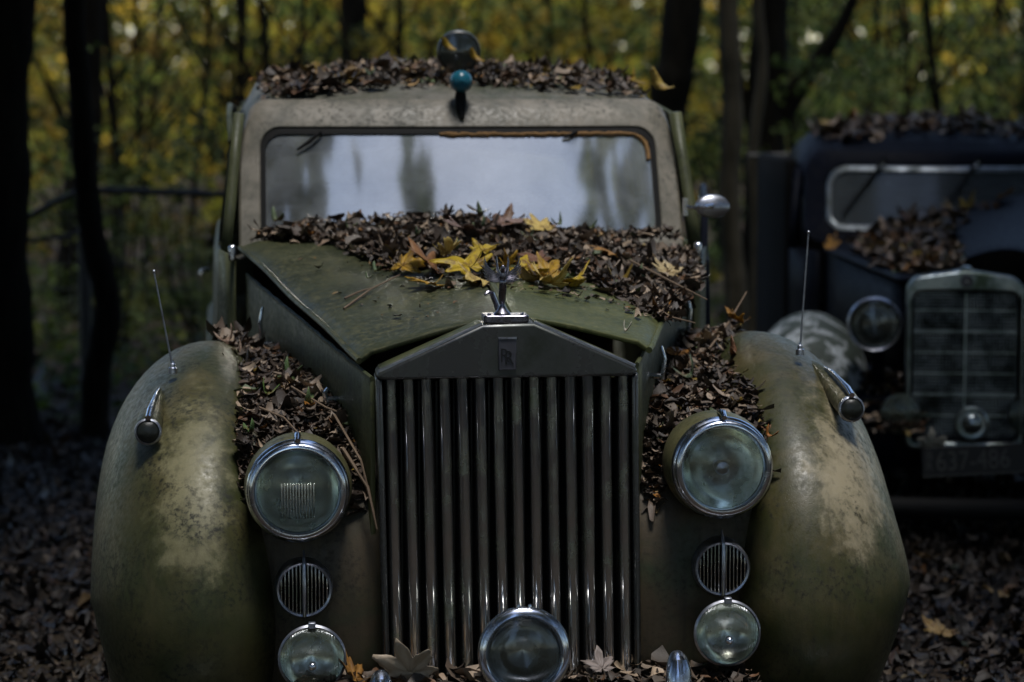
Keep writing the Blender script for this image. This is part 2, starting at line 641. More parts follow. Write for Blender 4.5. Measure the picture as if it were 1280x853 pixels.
# ================================================================== SETTING
def ground_z(x, y):
    return 0.03 * np.sin(x * 0.7 + 1) * np.cos(y * 0.5) * np.clip((np.abs(x) - 1.2) / 2, 0, 1) + 0.012 * np.maximum(y - 14, 0)


xs = np.concatenate([[-160, -90, -45, -20], np.linspace(-9, 9, 37), [20, 45, 90, 160]])
ys = np.concatenate([[-120, -60, -25], np.linspace(-8, 32, 61), [45, 70, 120, 200]])
mb = MB()
mb.grid([[(x, y, float(ground_z(x, min(y, 60)))) for x in xs] for y in ys])
tag(mb.build('forest_ground', 'ground_soil'), 'dark soil of the wood under the leaf litter', kind='structure')


# ================================================================== PALE CAR (local frame: x right, y back, z up)
car = empty('vintage_saloon', (0, 6.0, 0), (0, 0, R(5.2)))
tag(car, 'mossy olive vintage saloon with tall slatted radiator grille, heaped with dead leaves', 'car')


def bonnet_z(x, y, right=None):
    """top of the bonnet panels"""
    s = min(max(y / 1.4, -0.1), 1.15)
    if x < 0:
        w = 0.319 + (0.622 - 0.319) * s
        zc, zo = 1.137 + 0.125 * s, 1.048 + 0.182 * s
    else:
        w = 0.306 + (0.630 - 0.306) * s
        zc, zo = 1.137 + 0.125 * s, 1.072 + 0.115 * s
    u = min(abs(x) / w, 1.3)
    return zc + (zo - zc) * u + 0.006 * math.sin(math.pi * min(u, 1))


# --- bonnet
for sgn, m in ((-1, 'bonnet_paint'), (1, 'bonnet_paint_moss')):
    rows = []
    for i in range(25):
        y = 0.11 + 1.33 * i / 24
        s = y / 1.4
        w = (0.319 + 0.303 * s) if sgn < 0 else (0.306 + 0.324 * s)
        row = []
        for j in range(15):
            u = j / 14
            x = sgn * (0.012 + (w - 0.012) * u)
            yy = y + (0.012 * u * u if i == 0 else 0)
            z = bonnet_z(x, y) + 0.003 * math.sin(y * 9 + u * 4) - (0.012 if j == 14 else 0)
            row.append((x, yy, z))
        rows.append(row)
    b = MB(); b.grid(rows)
    bp = b.build('bonnet_panel', m, car, solid=0.012, bevel=0.003)
    # folded rim along the outer edge
    e = MB(); e.tube([(r[-1][0] + sgn * 0.002, r[-1][1], r[-1][2] - 0.004) for r in rows], 0.008, 8)
    e.build('panel_rim', m, bp)
b = MB(); b.tube([(0, 0.12 + 1.3 * i / 12, bonnet_z(0, 0.12 + 1.3 * i / 12) - 0.001) for i in range(13)], 0.009, 8)
b.build('bonnet_hinge', 'side_paint', car)

# --- engine bay: black box and sheet put in as shade behind the gaps
b = MB()
b.grid([[(-0.27, y, z) for z in (0.3, 0.95)] for y in (0.15, 1.4)])
b.box((0, 0.8, 0.62), (0.42, 1.1, 0.5))
b.build('engine_bay_shade', 'black_void', car, bevel=0.03)

# --- engine side panels with levers
for sgn in (-1, 1):
    b = MB()
    rows = []
    for i in range(22):
        t = i / 21
        y = 0.07 + 1.32 * t
        x = sgn * (0.322 + (0.618 - 0.322) * t) if sgn < 0 else (0.302 + (0.622 - 0.302) * t)
        zt = (1.008 + 0.137 * t) if sgn < 0 else (1.034 + 0.135 * t)
        rib = 0.004 * max(0, math.sin(t * 60))
        rows.append([(x + sgn * rib, y, zt + (0.55 - zt) * k / 5) for k in range(6)])
    b.grid(rows)
    sp = b.build('side_panel', 'side_paint', car, solid=0.012, bevel=0.002)
    e = MB(); e.tube([(r[0][0] - sgn * 0.004, r[0][1], r[0][2]) for r in rows], 0.006, 6)
    e.build('panel_rim', 'side_paint', sp)
    spots = ((1.06, -0.075, 0.05), (0.36, -0.10, 0.014)) if sgn < 0 else ((1.10, -0.085, 0.046), (0.34, -0.05, 0.036))
    for yy, dz, hh in spots:
        t = (yy - 0.07) / 1.32
        x0 = sgn * (0.322 + 0.296 * t) if sgn < 0 else (0.302 + 0.32 * t)
        zt = (1.008 + 0.137 * t) if sgn < 0 else (1.034 + 0.135 * t)
        e = MB()
        e.tube([(x0, yy, zt + dz - hh), (x0 + sgn * 0.03, yy - 0.01, zt + dz - hh)], 0.007, 10)
        e.tube([(x0 + sgn * 0.028, yy - 0.01, zt + dz - hh - 0.008), (x0 + sgn * 0.034, yy - 0.012, zt + dz + hh * 0.2),
                (x0 + sgn * 0.026, yy - 0.008, zt + dz + hh)], [0.006, 0.006, 0.004], 8)
        e.build('bonnet_catch', 'chrome', sp)

# --- radiator shell
b = MB()
outer = [(-0.296, 0.30), (-0.312, 1.018), (-0.304, 1.030), (-0.068, 1.136), (0.051, 1.139), (0.284, 1.036), (0.292, 1.024), (0.303, 0.30)]


def fpl(a, c, d):
    return (a, d, c)


# side posts
b.prism([(-0.296, 0.30), (-0.281, 0.30), (-0.297, 1.012), (-0.312, 1.018)], fpl, 0.0, 0.12)
b.prism([(0.288, 0.30), (0.303, 0.30), (0.292, 1.024), (0.277, 1.015)], fpl, 0.0, 0.12)
b.prism([(-0.2965, 0.30), (0.3025, 0.30), (0.3025, 0.275), (-0.2965, 0.275)], fpl, 0.0, 0.12)
shell = b.build('radiator_shell', 'shell_metal', car, bevel=0.006)
b = MB()
b.prism([(-0.312, 1.0185), (-0.304, 1.031), (-0.068, 1.137), (0.051, 1.140), (0.284, 1.037), (0.292, 1.0245), (0.277, 1.016), (-0.297, 1.0125)][::-1],
        fpl, -0.003, 0.125)
b.build('pediment', 'shell_metal', shell, bevel=0.007)
# raised bright edge along the pediment roof lines
for p, q in (((-0.304, 1.034), (-0.068, 1.141)), ((0.051, 1.143), (0.284, 1.041))):
    b = MB(); b.tube([(p[0], 0.004, p[1] - 0.002), (q[0], 0.004, q[1] - 0.002)], 0.0045, 6)
    b.build('pediment_edge', 'chrome_dull', shell)
for p, q in (((-0.302, 1.0325), (-0.070, 1.1375)), ((0.053, 1.1405), (0.282, 1.0385))):
    b = MB(); b.grid([[(p[0] + (q[0] - p[0]) * t, y, p[1] + (q[1] - p[1]) * t + 0.0015) for t in np.linspace(0, 1, 12)] for y in (0.008, 0.05, 0.09, 0.124)])
    b.build('mossy_top', 'side_paint', shell, solid=0.002)
# badge
b = MB()
b.box((-0.011, -0.0055, 1.071), (0.041, 0.006, 0.076))
bd = b.build('badge_plate', 'badge_dark', shell, bevel=0.002)
b = MB(); b.box((-0.011, -0.007, 1.107), (0.042, 0.007, 0.004)); b.build('badge_edge', 'chrome_dull', shell)
rt = text_mesh('badge_letter', 'R', 0.046, (-0.029, -0.009, 1.052), (R(90), 0, 0), 'badge_black', shell, 0.0012, 0.8)
rt2 = text_mesh('badge_letter', 'R', 0.046, (-0.019, -0.0095, 1.047), (R(90), 0, 0), 'badge_black', shell, 0.0012, 0.8)
# cap plate under the mascot
b = MB()
b.prism(rounded(-0.064, 0.040, 0.004, 0.085, 0.008, 3), lambda a, c, d: (a, c, d), 1.1405, 1.1575)
cp = b.build('cap_plate', 'pewter', shell, bevel=0.003)
b = MB()
for x in (-0.05, 0.026):
    b.lathe([(0.0, 0.004), (0.004, 0.003), (0.005, 0)], (x, 0.03, 1.1575), (0, 0, 1), 10)
b.build('plate_screws', 'pewter', shell)

# --- slats and core
b = MB(); b.box((0.003, 0.10, 0.65), (0.57, 0.02, 0.70)); rc = b.build('radiator_core', 'black_void', car)
b = MB()
for k in range(28):
    b.box((-0.27 + 0.0203 * k, 0.082, 0.65), (0.004, 0.012, 0.70))
b.build('core_fins', 'black_lamp', rc)['kind'] = 'stuff'
for k in range(14):
    t = (k + 0.5) / 14
    xt, xb = -0.299 + 0.578 * t, -0.283 + 0.573 * t
    b = MB()
    h = 0.0104
    prof = [(-h * 1.25, 0.05), (-h * 1.3, 0.022), (-h * 1.1, 0.014), (-h * 0.7, 0.0095), (-h * 0.25, 0.0078), (h * 0.25, 0.0078), (h * 0.7, 0.0095), (h * 1.1, 0.014), (h * 1.3, 0.022), (h * 1.25, 0.05)]
    ja = rng.normal(0, 0.12)
    rows = []
    for i, z in enumerate((1.016, 0.78, 0.54, 0.302)):
        s = i / 3
        xc = xt + (xb - xt) * s + rng.normal(0, 0.0006)
        rows.append([(xc + a + ja * (d - 0.02), d, z) for a, d in prof])
    b.grid(rows)
    b.build('grille_slat', 'slat_metal', car, ang=70)

# --- mascot: winged figure
mx, my, mz = -0.019, 0.04, 1.1575
b = MB()
b.lathe([(0.021, 0), (0.0195, 0.004), (0.011, 0.010), (0.0065, 0.019), (0.0055, 0.024)], (mx, my, mz), (0, 0, 1), 20)
b.tube([(mx, my, mz + .02), (mx - .001, my - .002, mz + .035), (mx + .001, my - .006, mz + .055), (mx, my - .012, mz + .072), (mx, my - .014, mz + .082)],
       [.0060, .0085, .0098, .0085, .0075], 14)
b.tube([(mx, my - .014, mz + .078), (mx, my - .016, mz + .090), (mx, my - .018, mz + .098), (mx, my - .020, mz + .104), (mx, my - .021, mz + .111),
        (mx, my - .021, mz + .1155)],
       [.0078, .0088, .0042, .0062, .0058, .002], 14)
mascot = b.build('mascot_figure', 'pewter', car, sub=1)
for sgn in (-1, 1):
    b = MB()
    for k in range(7):
        q = k / 6
        ln = 0.036 + 0.024 * q
        a0, a1 = R(-4 + 26 * q), R(28 + 70 * q)
        pts = []
        x, z = mx + sgn * 0.004, mz + 0.076 + 0.014 * q
        y = my - 0.012 + 0.008 * q
        for i in range(8):
            s = i / 7
            an = a0 + (a1 - a0) * s ** 1.3
            pts.append((x, y + 0.008 * s, z))
            x += sgn * math.cos(an) * ln / 7
            z += math.sin(an) * ln / 7
        b.tube(pts, [.0018, .0022, .0023, .0023, .0022, .0020, .0016, .0005], 6)
    # raised arm feather close to the head
    b.tube([(mx + sgn * .006, my - .012, mz + .090), (mx + sgn * .0115, my - .01, mz + .104), (mx + sgn * .0135, my - .006, mz + .122), (mx + sgn * .0125, my - .002, mz + .134)],
           [.0032, .003, .0024, .0008], 8)
    b.build('mascot_wing', 'pewter', mascot)
# bent strut leaning beside the mascot
b = MB(); b.tube([(mx - .004, .07, 1.158), (mx - .014, .072, 1.185), (mx - .021, .072, 1.203), (mx - .03, .07, 1.206), (mx - .038, .066, 1.2)], [.007, .0062, .006, .005, .003], 8)
b.build('mascot_strut', 'pewter', mascot)

# --- fenders: an elliptical section swept along the crest line
CREST = catmull([(0.16, 0.02), (0.06, 0.14), (-0.015, 0.28), (-0.045, 0.42), (-0.03, 0.55), (0.03, 0.685), (0.13, 0.805), (0.28, 0.915), (0.46, 0.99), (0.66, 1.03), (0.88, 1.02),
                 (1.1, 0.96), (1.4, 0.83), (1.7, 0.62), (1.95, 0.36)], 5)


def crest_frame(i):
    p = np.array(CREST[i]); a = np.array(CREST[max(i - 1, 0)]); c = np.array(CREST[min(i + 1, len(CREST) - 1)])
    t = c - a; t /= np.linalg.norm(t)
    n = np.array([t[1], -t[0]])          # inward (back / down)
    return p, n


def fender_pt(sgn, i, th):
    """th 0 = outer edge, 90 = crest, 180 = inner edge"""
    p, n = crest_frame(i)
    cx = 0.705
    wo = 0.283 * (interp([0, 0.3, 0.55, 2], [0.86, 0.96, 1.0, 1.0], p[1]) if sgn < 0 else (1.0 + 0.085 * math.exp(-((p[1] - 0.55) / 0.22) ** 2) - 0.15 * math.exp(-((p[1] - 0.0) / 0.2) ** 2)))
    wi = 0.20
    c, s = math.cos(R(th)), math.sin(R(th))
    x = cx + (wo * c if c > 0 else wi * c)
    d = 0.42 * (1 - s) if c > 0 else 0.34 * (1 - s ** 0.9)
    return (sgn * x, p[0] + n[0] * d, p[1] + n[1] * d)


for sgn, m in ((-1, 'fender_paint_worn_sheen_left'), (1, 'fender_paint_worn_sheen_right')):
    rows = []
    for i in range(len(CREST)):
        row = [fender_pt(sgn, i, th) for th in np.linspace(0, 175, 30)]
        p, n = crest_frame(i)
        o = row[0]
        lip = (o[0] - sgn * 0.004, o[1] + n[0] * 0.05, o[2] + n[1] * 0.05)
        rows.append([lip] + row)
    b = MB(); b.grid(rows)
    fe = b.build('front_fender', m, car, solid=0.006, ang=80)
    fe.location.z = 0.006 * sgn
    b = MB(); b.tube([r[0] for r in rows], 0.008, 8)
    b.build('fender_bead', m, fe)
    # sidelight pod
    px, pz = sgn * 0.838, (0.877 if sgn < 0 else 0.899)
    b = MB()
    pts = [(px, 0.215, pz), (px, 0.250, pz + .004), (px + sgn * -.002, 0.320, pz + .018), (px - sgn * .012, 0.420, pz + .044), (px - sgn * .03, 0.520, pz + .07), (px - sgn * .04, 0.600, pz + .075)]
    b.tube(pts, [.027, .032, .032, .026, .016, .004], 18)
    b.build('sidelight_pod', m, fe, sub=1)
    b = MB()
    b.lathe([(.031, -.012), (.0325, -.004), (.031, .004), (.0275, .006), (.0265, .003), (.027, -.012)], (px, 0.212, pz), (0, -1, 0.1), 28, close=True)
    b.build('sidelight_rim', 'chrome_dull', fe)
    b = MB()
    b.lathe([(.0265, .003), (.02, .009), (.01, .012), (0.0005, .013)], (px, 0.212, pz), (0, -1, 0.1), 24)
    b.build('sidelight_lens', 'black_lamp', fe)
    b = MB()
    b.tube([(px - sgn * .001, 0.205, pz + .034), (px - sgn * .003, 0.240, pz + .046), (px - sgn * .008, 0.300, pz + .058), (px - sgn * .014, 0.370, pz + .072), (px - sgn * .02, 0.440, pz + .076)],
           [.007, .0075, .006, .0045, .002], 10)
    b.build('sidelight_strip', 'chrome', fe)
    # thin marker rod
    if sgn < 0:
        r0, r1 = (-0.787, .45, .998), (-0.829, .45, 1.232)
    else:
        r0, r1 = (0.759, .45, 1.016), (0.777, .45, 1.306)
    b = MB()
    b.lathe([(.011, -.012), (.0105, .002), (.007, .004), (.0065, .012), (.004, .014), (.003, .02)], r0, (0, 0, 1), 14)
    b.tube([r0, r1], [.0026, .0019], 8)
    b.lathe([(.0019, -.002), (.0036, .001), (.0036, .005), (.0005, .008)], r1, (0, 0, 1), 10)
    b.build('marker_rod', 'chrome_dull', fe)


def catwalk_z(x, y):
    return interp([0.04, 0.08, 0.14, 0.22, 0.35, 0.55, 0.8, 1.1, 1.5], [0.55, 0.66, 0.76, 0.82, 0.865, 0.905, 0.925, 0.93, 0.9], y)


# --- aprons between fender and radiator
for sgn in (-1, 1):
    prof = [(0.075, 0.20), (0.07, 0.35), (0.06, 0.5), (0.07, 0.62), (0.10, 0.71), (0.15, 0.775), (0.22, 0.82), (0.35, 0.865), (0.55, 0.905), (0.8, 0.925), (1.1, 0.93), (1.4, 0.92)]
    rows = []
    for y, z in prof:
        row = []
        for j in range(13):
            u = j / 12
            x = 0.285 + (0.605 - 0.285) * u
            f = min(1, max(0, (z - 0.6) / 0.2))
            if y > 0.25:
                x = max(x, 0.285 + 0.2 * (y - 0.25))
            bul = 0.03 * math.sin(math.pi * u) * (1 - f)
            row.append((sgn * x, y - bul + 0.05 * u * u * (1 - f), z + 0.05 * u ** 3 * f))
        rows.append(row)
    b = MB(); b.grid(rows)
    ap = b.build('front_apron', 'apron_paint', car, solid=0.006, ang=80)

# --- headlights
for sgn, hx, hz in ((-1, -0.491, 0.764), (1, 0.485, 0.804)):
    c = (hx, -0.03, hz)
    ax = Vector((sgn * 0.02, -1, 0.02))
    b = MB()
    b.lathe([(.103, .0), (.112, -.012), (.121, -.04), (.124, -.08), (.120, -.13), (.104, -.21), (.074, -.31), (.034, -.40), (.001, -.44)], c, ax, 48)
    hl = b.build('headlight', 'fender_paint', car)
    b = MB()
    b.lathe([(.1155, -.026), (.1185, -.018), (.1185, -.006), (.1145, .000), (.112, .003), (.1125, .008), (.110, .015), (.104, .019), (.099, .0185), (.094, .012), (.092, .004), (.097, -.012)], c, ax, 56, close=True)
    b.build('headlight_rim', 'chrome', hl)
    b = MB()
    b.lathe([(.093, .012), (.08, .020), (.06, .027), (.035, .032), (.0005, .034)], c, ax, 48)
    b.build('headlight_lens', 'lens_glass', hl)
    if sgn < 0:
        # moulded vertical ribs in the lower middle of the lens
        b = MB()
        for k in range(12):
            xx = -.036 + .072 * k / 11
            pts = []
            for zz in np.linspace(-.058, .022, 7):
                dd = .0345 - .0215 * ((xx * xx + zz * zz) / .093 ** 2)
                pts.append((c[0] + xx + sgn * .02 * dd, c[1] - dd, c[2] + zz + .02 * dd))
            b.tube(pts, .0022, 8)
        b.build('lens_ribs', 'rib_glass', hl, ang=180)
    b = MB()
    b.lathe([(.094, .008), (.08, -.022), (.06, -.047), (.035, -.062), (.0005, -.068)], c, ax, 48)
    b.build('headlight_reflector', 'reflector_metal', hl)
    b = MB()
    b.lathe([(.0005, .004), (.014, .0), (.018, -.01), (.016, -.03), (.012, -.065)], c, ax, 20)
    b.build('headlight_bulb', 'chrome_dull', hl)
    b = MB()
    b.tube([(hx, .07, hz + .112), (hx, .02, hz + .124), (hx, -.025, hz + .127), (hx, -.047, hz + .118)], [.002, .0065, .0085, .006], 12)
    b.build('headlight_finial', 'chrome', hl)

# --- horn grilles
for sgn, hx, hz in ((-1, -0.478, 0.529), (1, 0.493, 0.561)):
    b = MB()
    b.lathe([(.056, .0), (.058, .006), (.0625, .008), (.066, .004), (.068, -.05)], (hx, 0.015, hz), (0, -1, 0), 40)
    hg = b.build('horn_grille', 'chrome_dull', car)
    b = MB(); b.lathe([(.061, -.002), (.0005, -.006)], (hx, 0.015, hz), (0, -1, 0), 32); b.build('horn_backing', 'black_void', hg)
    for k in range(-6, 7):
        x = k * 0.0087
        h = math.sqrt(max(0, .0585 ** 2 - x * x))
        if k == 0:
            continue
        b = MB(); b.box((hx + x, 0.013, hz), (.0032, .008, 2 * h))
        b.build('horn_bar', 'slat_metal', hg, bevel=0.001)
    b = MB()
    b.tube([(hx, .03, hz + .088), (hx, .0, hz + .06), (hx, -.006, hz), (hx, .0, hz - .06), (hx, .014, hz - .07)], [.002, .0045, .005, .0045, .003], 10)
    b.build('horn_spine', 'chrome_dull', hg)

# --- fog lamps
for sgn, hx, hz in ((-1, -0.462, 0.384), (1, 0.493, 0.424)):
    c = (hx, -0.06, hz)
    b = MB()
    b.lathe([(.074, .0), (.0755, -.006), (.074, -.02), (.06, -.05), (.03, -.075), (.001, -.08)], c, (0, -1, .03), 44)
    fl = b.build('fog_lamp', 'side_paint', car)
    b = MB(); b.lathe([(.0745, -.008), (.078, -.004), (.078, .003), (.0735, .007), (.072, .001)], c, (0, -1, .03), 48, close=True)
    b.build('lamp_rim', 'chrome_dull', fl)
    b = MB(); b.lathe([(.073, .003), (.065, .013), (.05, .022), (.028, .028), (.0005, .030)], c, (0, -1, .03), 44)
    b.build('lamp_lens', 'fog_glass', fl)
    b = MB(); b.lathe([(.073, .001), (.06, -.02), (.035, -.038), (.0005, -.044)], c, (0, -1, .03), 40)
    b.build('lamp_reflector', 'reflector_metal', fl)
    b = MB(); b.lathe([(.0005, .042), (.006, .040), (.0095, .034), (.0095, .02)], (hx, -0.06, hz - .012), (0, -1, .03), 18)
    b.build('lamp_bulb', 'chrome', fl)
    b = MB(); b.box((hx, -0.066, hz + .078), (.017, .018, .014)); b.build('lamp_clip', 'chrome_dull', fl, bevel=0.002)
    b = MB(); b.tube([(hx, -.02, hz - .07), (hx, .0, hz - .14), (hx, .02, hz - .18)], .012, 8); b.build('lamp_bracket', 'rubber', fl)

# --- centre lamp
c = (0.016, -0.13, 0.402)
ax = (0, -1, 0.06)
b = MB(); b.lathe([(.098, 0), (.1, -.02), (.095, -.06), (.07, -.1), (.03, -.12), (.001, -.125)], c, ax, 44)
cl = b.build('centre_lamp', 'slat_metal', car)
b = MB(); b.lathe([(.1, -.012), (.106, -.006), (.106, .006), (.1, .014), (.089, .018), (.082, .012), (.080, .0)], c, ax, 56, close=True)
b.build('lamp_rim', 'chrome', cl)
b = MB(); b.lathe([(.083, .004), (.07, .012), (.04, .018), (.0005, .02)], c, ax, 44); b.build('lamp_lens', 'dark_glass', cl)
b = MB(); b.lathe([(.081, .0), (.06, -.03), (.035, -.045), (.0005, -.05)], c, ax, 40); b.build('lamp_reflector', 'slat_metal', cl)
for x in (-.013, .013):
    b = MB(); b.lathe([(.004, -.004), (.0045, .004), (.003, .007), (.0005, .008)], (0.016 + x, -.128, .402 + .105), (0, 0, 1), 10)
    b.build('lamp_stud', 'chrome', cl)
b = MB(); b.tube([(0.016, -.1, .31), (0.016, -.06, .2), (0.016, 0.0, .17)], .014, 8); b.build('lamp_bracket', 'rubber', cl)

# --- bumper
b = MB()
pts = [(x, -0.24 + 0.13 * (x / 0.95) ** 2, 0.245) for x in np.linspace(-0.95, 0.95, 25)]
b.tube(pts, 0.055, 14, flat=1.0, upv=(0, 0, 1))
bu = b.build('bumper', 'chrome_dull', car)
bu.scale = (1, 1, 1)
for sx in (-0.315, 0.345):
    b = MB()
    up = 0.075 if sx > 0 else 0.045
    b.tube([(sx, -0.245, 0.12), (sx, -0.285, 0.2), (sx, -0.295, 0.29 + up), (sx, -0.275, 0.335 + up), (sx, -0.25, 0.352 + up)], [.02, .03, .032, .028, .012], 16)
    b.build('overrider', 'chrome', bu, sub=1)
for sx in (-0.4, 0.4):
    b = MB(); b.box((sx, 0.0, 0.235), (0.05, 0.4, 0.05)); b.build('bumper_iron', 'rubber', bu)
# shelf between bumper and grille that holds the fallen leaves
b = MB()
b.grid([[(x, y, z) for x in np.linspace(-0.62, 0.62, 9)] for y, z in ((-0.2, 0.275), (-0.12, 0.285), (0.0, 0.29), (0.08, 0.27))])
b.build('front_valance', 'apron_paint', car, solid=0.005)

# --- cowl, windscreen, roof
WB, WT = (1.455, 1.215), (1.685, 1.60)          # (y, z) of the screen line at bottom and top


def wpl(a, c, d):
    """a = x, c = z, d = depth along the screen normal (towards the front is negative)"""
    t = (c - WB[1]) / (WT[1] - WB[1])
    y = WB[0] + (WT[0] - WB[0]) * t + 0.07 * (a / 0.6) ** 2
    return (a, y + d * 0.86, c + d * 0.5)


inner = rounded(-0.574, 0.572, 1.235, 1.550, 0.06, 8, 0.035)
outer = []
for (a, c) in inner:
    if c > 1.5:
        outer.append((a * 1.075 + (0.002), c + 0.055))
    else:
        outer.append((a * 1.11, c if c > 1.3 else c - 0.05))
b = MB(); b.ring(outer, inner, wpl, -0.012, 0.05)
ws = b.build('windscreen_frame', 'frame_paint', car, bevel=0.008, ang=60)
gi = rounded(-0.560, 0.558, 1.247, 1.530, 0.05, 8, 0.03)
b = MB(); b.ring(rounded(-0.578, 0.576, 1.231, 1.554, 0.062, 8, 0.037), gi, wpl, -0.004, 0.012)
b.build('windscreen_gasket', 'rubber', ws)
gi2 = rounded(-0.545, 0.543, 1.26, 1.526, 0.045, 8, 0.028)
# rusted inner channel along the top right
b = MB()
ru = [(x, 1.5305 - 0.003 * rng.random()) for x in np.linspace(-0.06, 0.49, 60)] + [(0.51, 1.528), (0.53, 1.517), (0.544, 1.502), (0.549, 1.48), (0.55, 1.455)]
b.tube([wpl(x, z, -0.004) for x, z in ru], list(0.0035 + 0.0035 * rng.random(len(ru))), 6)
b.build('rusted_channel', 'rust', ws)
b = MB()
rows = []
for k in range(13):
    z = 1.243 + (1.542 - 1.243) * k / 12
    rows.append([wpl(x, z, 0.008) for x in np.linspace(-0.564, 0.562, 31)])
b.grid(rows)
b.build('windscreen_glass', 'windscreen_glass', ws)
for x0, x1, z1 in ((-0.47, -0.40, 1.49), (0.30, 0.34, 1.525)):
    b = MB(); b.tube([wpl(x1, 1.545, -0.02), wpl((x0 + x1) / 2, (1.545 + z1) / 2, -0.022), wpl(x0, z1, -0.014)], [.005, .006, .004], 6)
    b.build('wiper_stub', 'rubber', ws)
b = MB(); b.tube([wpl(x, 1.262, -0.014) for x in (0.44, 0.5, 0.548)], .005, 8); b.build('screen_trim', 'chrome', ws)
b = MB(); b.tube([wpl(x, 1.275, -0.014) for x in (-0.545, -0.51, -0.49)], .005, 8); b.build('screen_trim', 'chrome', ws)
# cowl between bonnet and screen
b = MB()
rows = []
for i in range(8):
    t = i / 7
    row = []
    for j in range(25):
        u = -1 + 2 * j / 24
        y = 1.395 + 0.10 * t + 0.09 * u * u * t
        zf = bonnet_z(u * 0.6, 1.4) - 0.02
        zr = 1.232 - 0.03 * u * u
        row.append((u * (0.635 + 0.02 * t), y, zf + (zr - zf) * t - 0.02 * max(0, abs(u) - 0.9) * 10))
    rows.append(row)
b.grid(rows)
b.build('cowl', 'frame_paint', car, solid=0.006, ang=80)
for sgn in (-1, 1):
    b = MB()
    b.grid([[(sgn * (0.645 + 0.045 * s), 1.41 + 0.09 * s, 1.19 - 0.75 * k / 6 + 0.02 * s) for s in (0, 0.5, 1)] for k in range(7)])
    b.build('cowl_side', 'side_paint', car, solid=0.006)
    b = MB(); b.box((sgn * 0.655, 1.40, 1.205), (.02, .03, .045)); b.build('cowl_hinge', 'chrome', car, bevel=0.006)
# roof
def roof_z(x, y):
    f = interp([1.68, 1.74, 1.82, 1.95, 2.2, 2.6, 3.1, 3.5, 3.8, 4.0], [1.598, 1.632, 1.658, 1.682, 1.708, 1.715, 1.70, 1.65, 1.55, 1.42], y)
    u = min(abs(x) / 0.645, 1)
    return f - 0.055 * u ** 2.4 - 0.10 * max(0, u - 0.93) / 0.07


b = MB()
rows = []
for y in [1.684, 1.70, 1.72, 1.75, 1.79, 1.84, 1.9, 2.0, 2.2, 2.45, 2.7, 3.0, 3.3, 3.55, 3.75, 3.9, 4.0]:
    row = []
    for u in np.linspace(-1, 1, 41):
        x = u * interp([1.68, 1.76, 2.2, 3.2, 4.0], [0.618, 0.632, 0.655, 0.66, 0.60], y)
        yy = y + 0.07 * (x / 0.6) ** 2 * max(0, 1 - (y - 1.68) / 0.5)
        row.append((x, yy, roof_z(x * 0.645 / max(0.6, abs(x) if abs(u) > .999 else 0.645), y) if abs(u) < .999 else roof_z(0.645, y)))
    rows.append(row)
b.grid(rows)
roof = b.build('roof', 'roof_paint', car, solid=0.008, ang=80)
for sgn in (-1, 1):
    b = MB(); b.tube([(sgn * 0.66, 1.80, 1.50), (sgn * 0.668, 1.95, 1.575), (sgn * 0.672, 2.4, 1.60), (sgn * 0.672, 3.2, 1.58), (sgn * 0.64, 3.8, 1.45)], .009, 6)
    b.build('rain_gutter', 'side_paint', roof)
# body sides, pillars, doors, tail
for sgn in (-1, 1):
    rows = []
    for y in np.linspace(1.5, 4.1, 14):
        w = interp([1.5, 2.0, 3.0, 3.7, 4.1], [0.69, 0.72, 0.74, 0.70, 0.60], y)
        rows.append([(sgn * w * q, y, z) for q, z in ((0.985, 1.20), (1.0, 1.12), (1.01, 0.9), (0.995, 0.6), (0.96, 0.35))])
    b = MB(); b.grid(rows)
    bs = b.build('body_side', 'side_paint', car, solid=0.01, ang=70)
    for y0, y1 in ((1.52, 1.77), (2.55, 2.6), (3.45, 3.72)):
        b = MB()
        b.grid([[(sgn * (0.69 - 0.04 * t), y + 0.16 * t, 1.19 + 0.40 * t) for t in (0, 0.33, 0.66, 1)] for y in (y0, y0 + 0.07 + (0.2 if y0 > 3 else 0))])
        b.build('roof_pillar', 'side_paint', bs, solid=0.03)
    b = MB()
    rows = [[(sgn * (0.70 - 0.04 * t), y + 0.14 * t * (1 if y < 2 else 0.2), 1.2 + 0.36 * t) for t in (0, 0.5, 1)] for y in (1.62, 2.1, 2.56)]
    if sgn < 0:
        b.grid(rows); b.build('door_glass', 'dark_glass', bs)
    b = MB(); b.tube([(sgn * 0.745, 2.42, 1.08), (sgn * 0.765, 2.40, 1.08), (sgn * 0.768, 2.3, 1.08)], .008, 8); b.build('door_handle', 'chrome', bs)
    # rear fender
    b = MB()
    rows = []
    for k in range(13):
        a = R(180 * k / 12)
        cy0, cz0 = 3.75, 0.42
        rows.append([(sgn * (0.64 + 0.14 * math.sin(R(q))), cy0 - math.cos(a) * (0.45 + 0.04 * math.cos(R(q))), cz0 + math.sin(a) * (0.42 + 0.05 * math.cos(R(q)))) for q in (0, 30, 60, 90)])
    b.grid(rows); b.build('rear_fender', 'side_paint', car, solid=0.008)
b = MB()
b.grid([[(x, 4.1 + 0.25 * (1 - (x / .62) ** 2) * t, z) for x in np.linspace(-0.6, 0.6, 9)] for t, z in ((0, 1.42), (0.4, 1.15), (0.9, 0.9), (1, 0.6), (0.7, 0.35))])
b.build('tail_panel', 'side_paint', car, solid=0.01)
b = MB(); b.box((0, 2.7, 0.36), (1.3, 2.6, 0.03)); b.build('floor_pan', 'black_void', car)
# right front door standing ajar
d = MB()
hinge = Vector((0.70, 1.56, 0)); an = R(9)
dx, dy = math.sin(an), math.cos(an)


def door_pt(s, z, o=0.0):
    return (hinge.x + dx * s + dy * o, hinge.y + dy * s - dx * o, z)


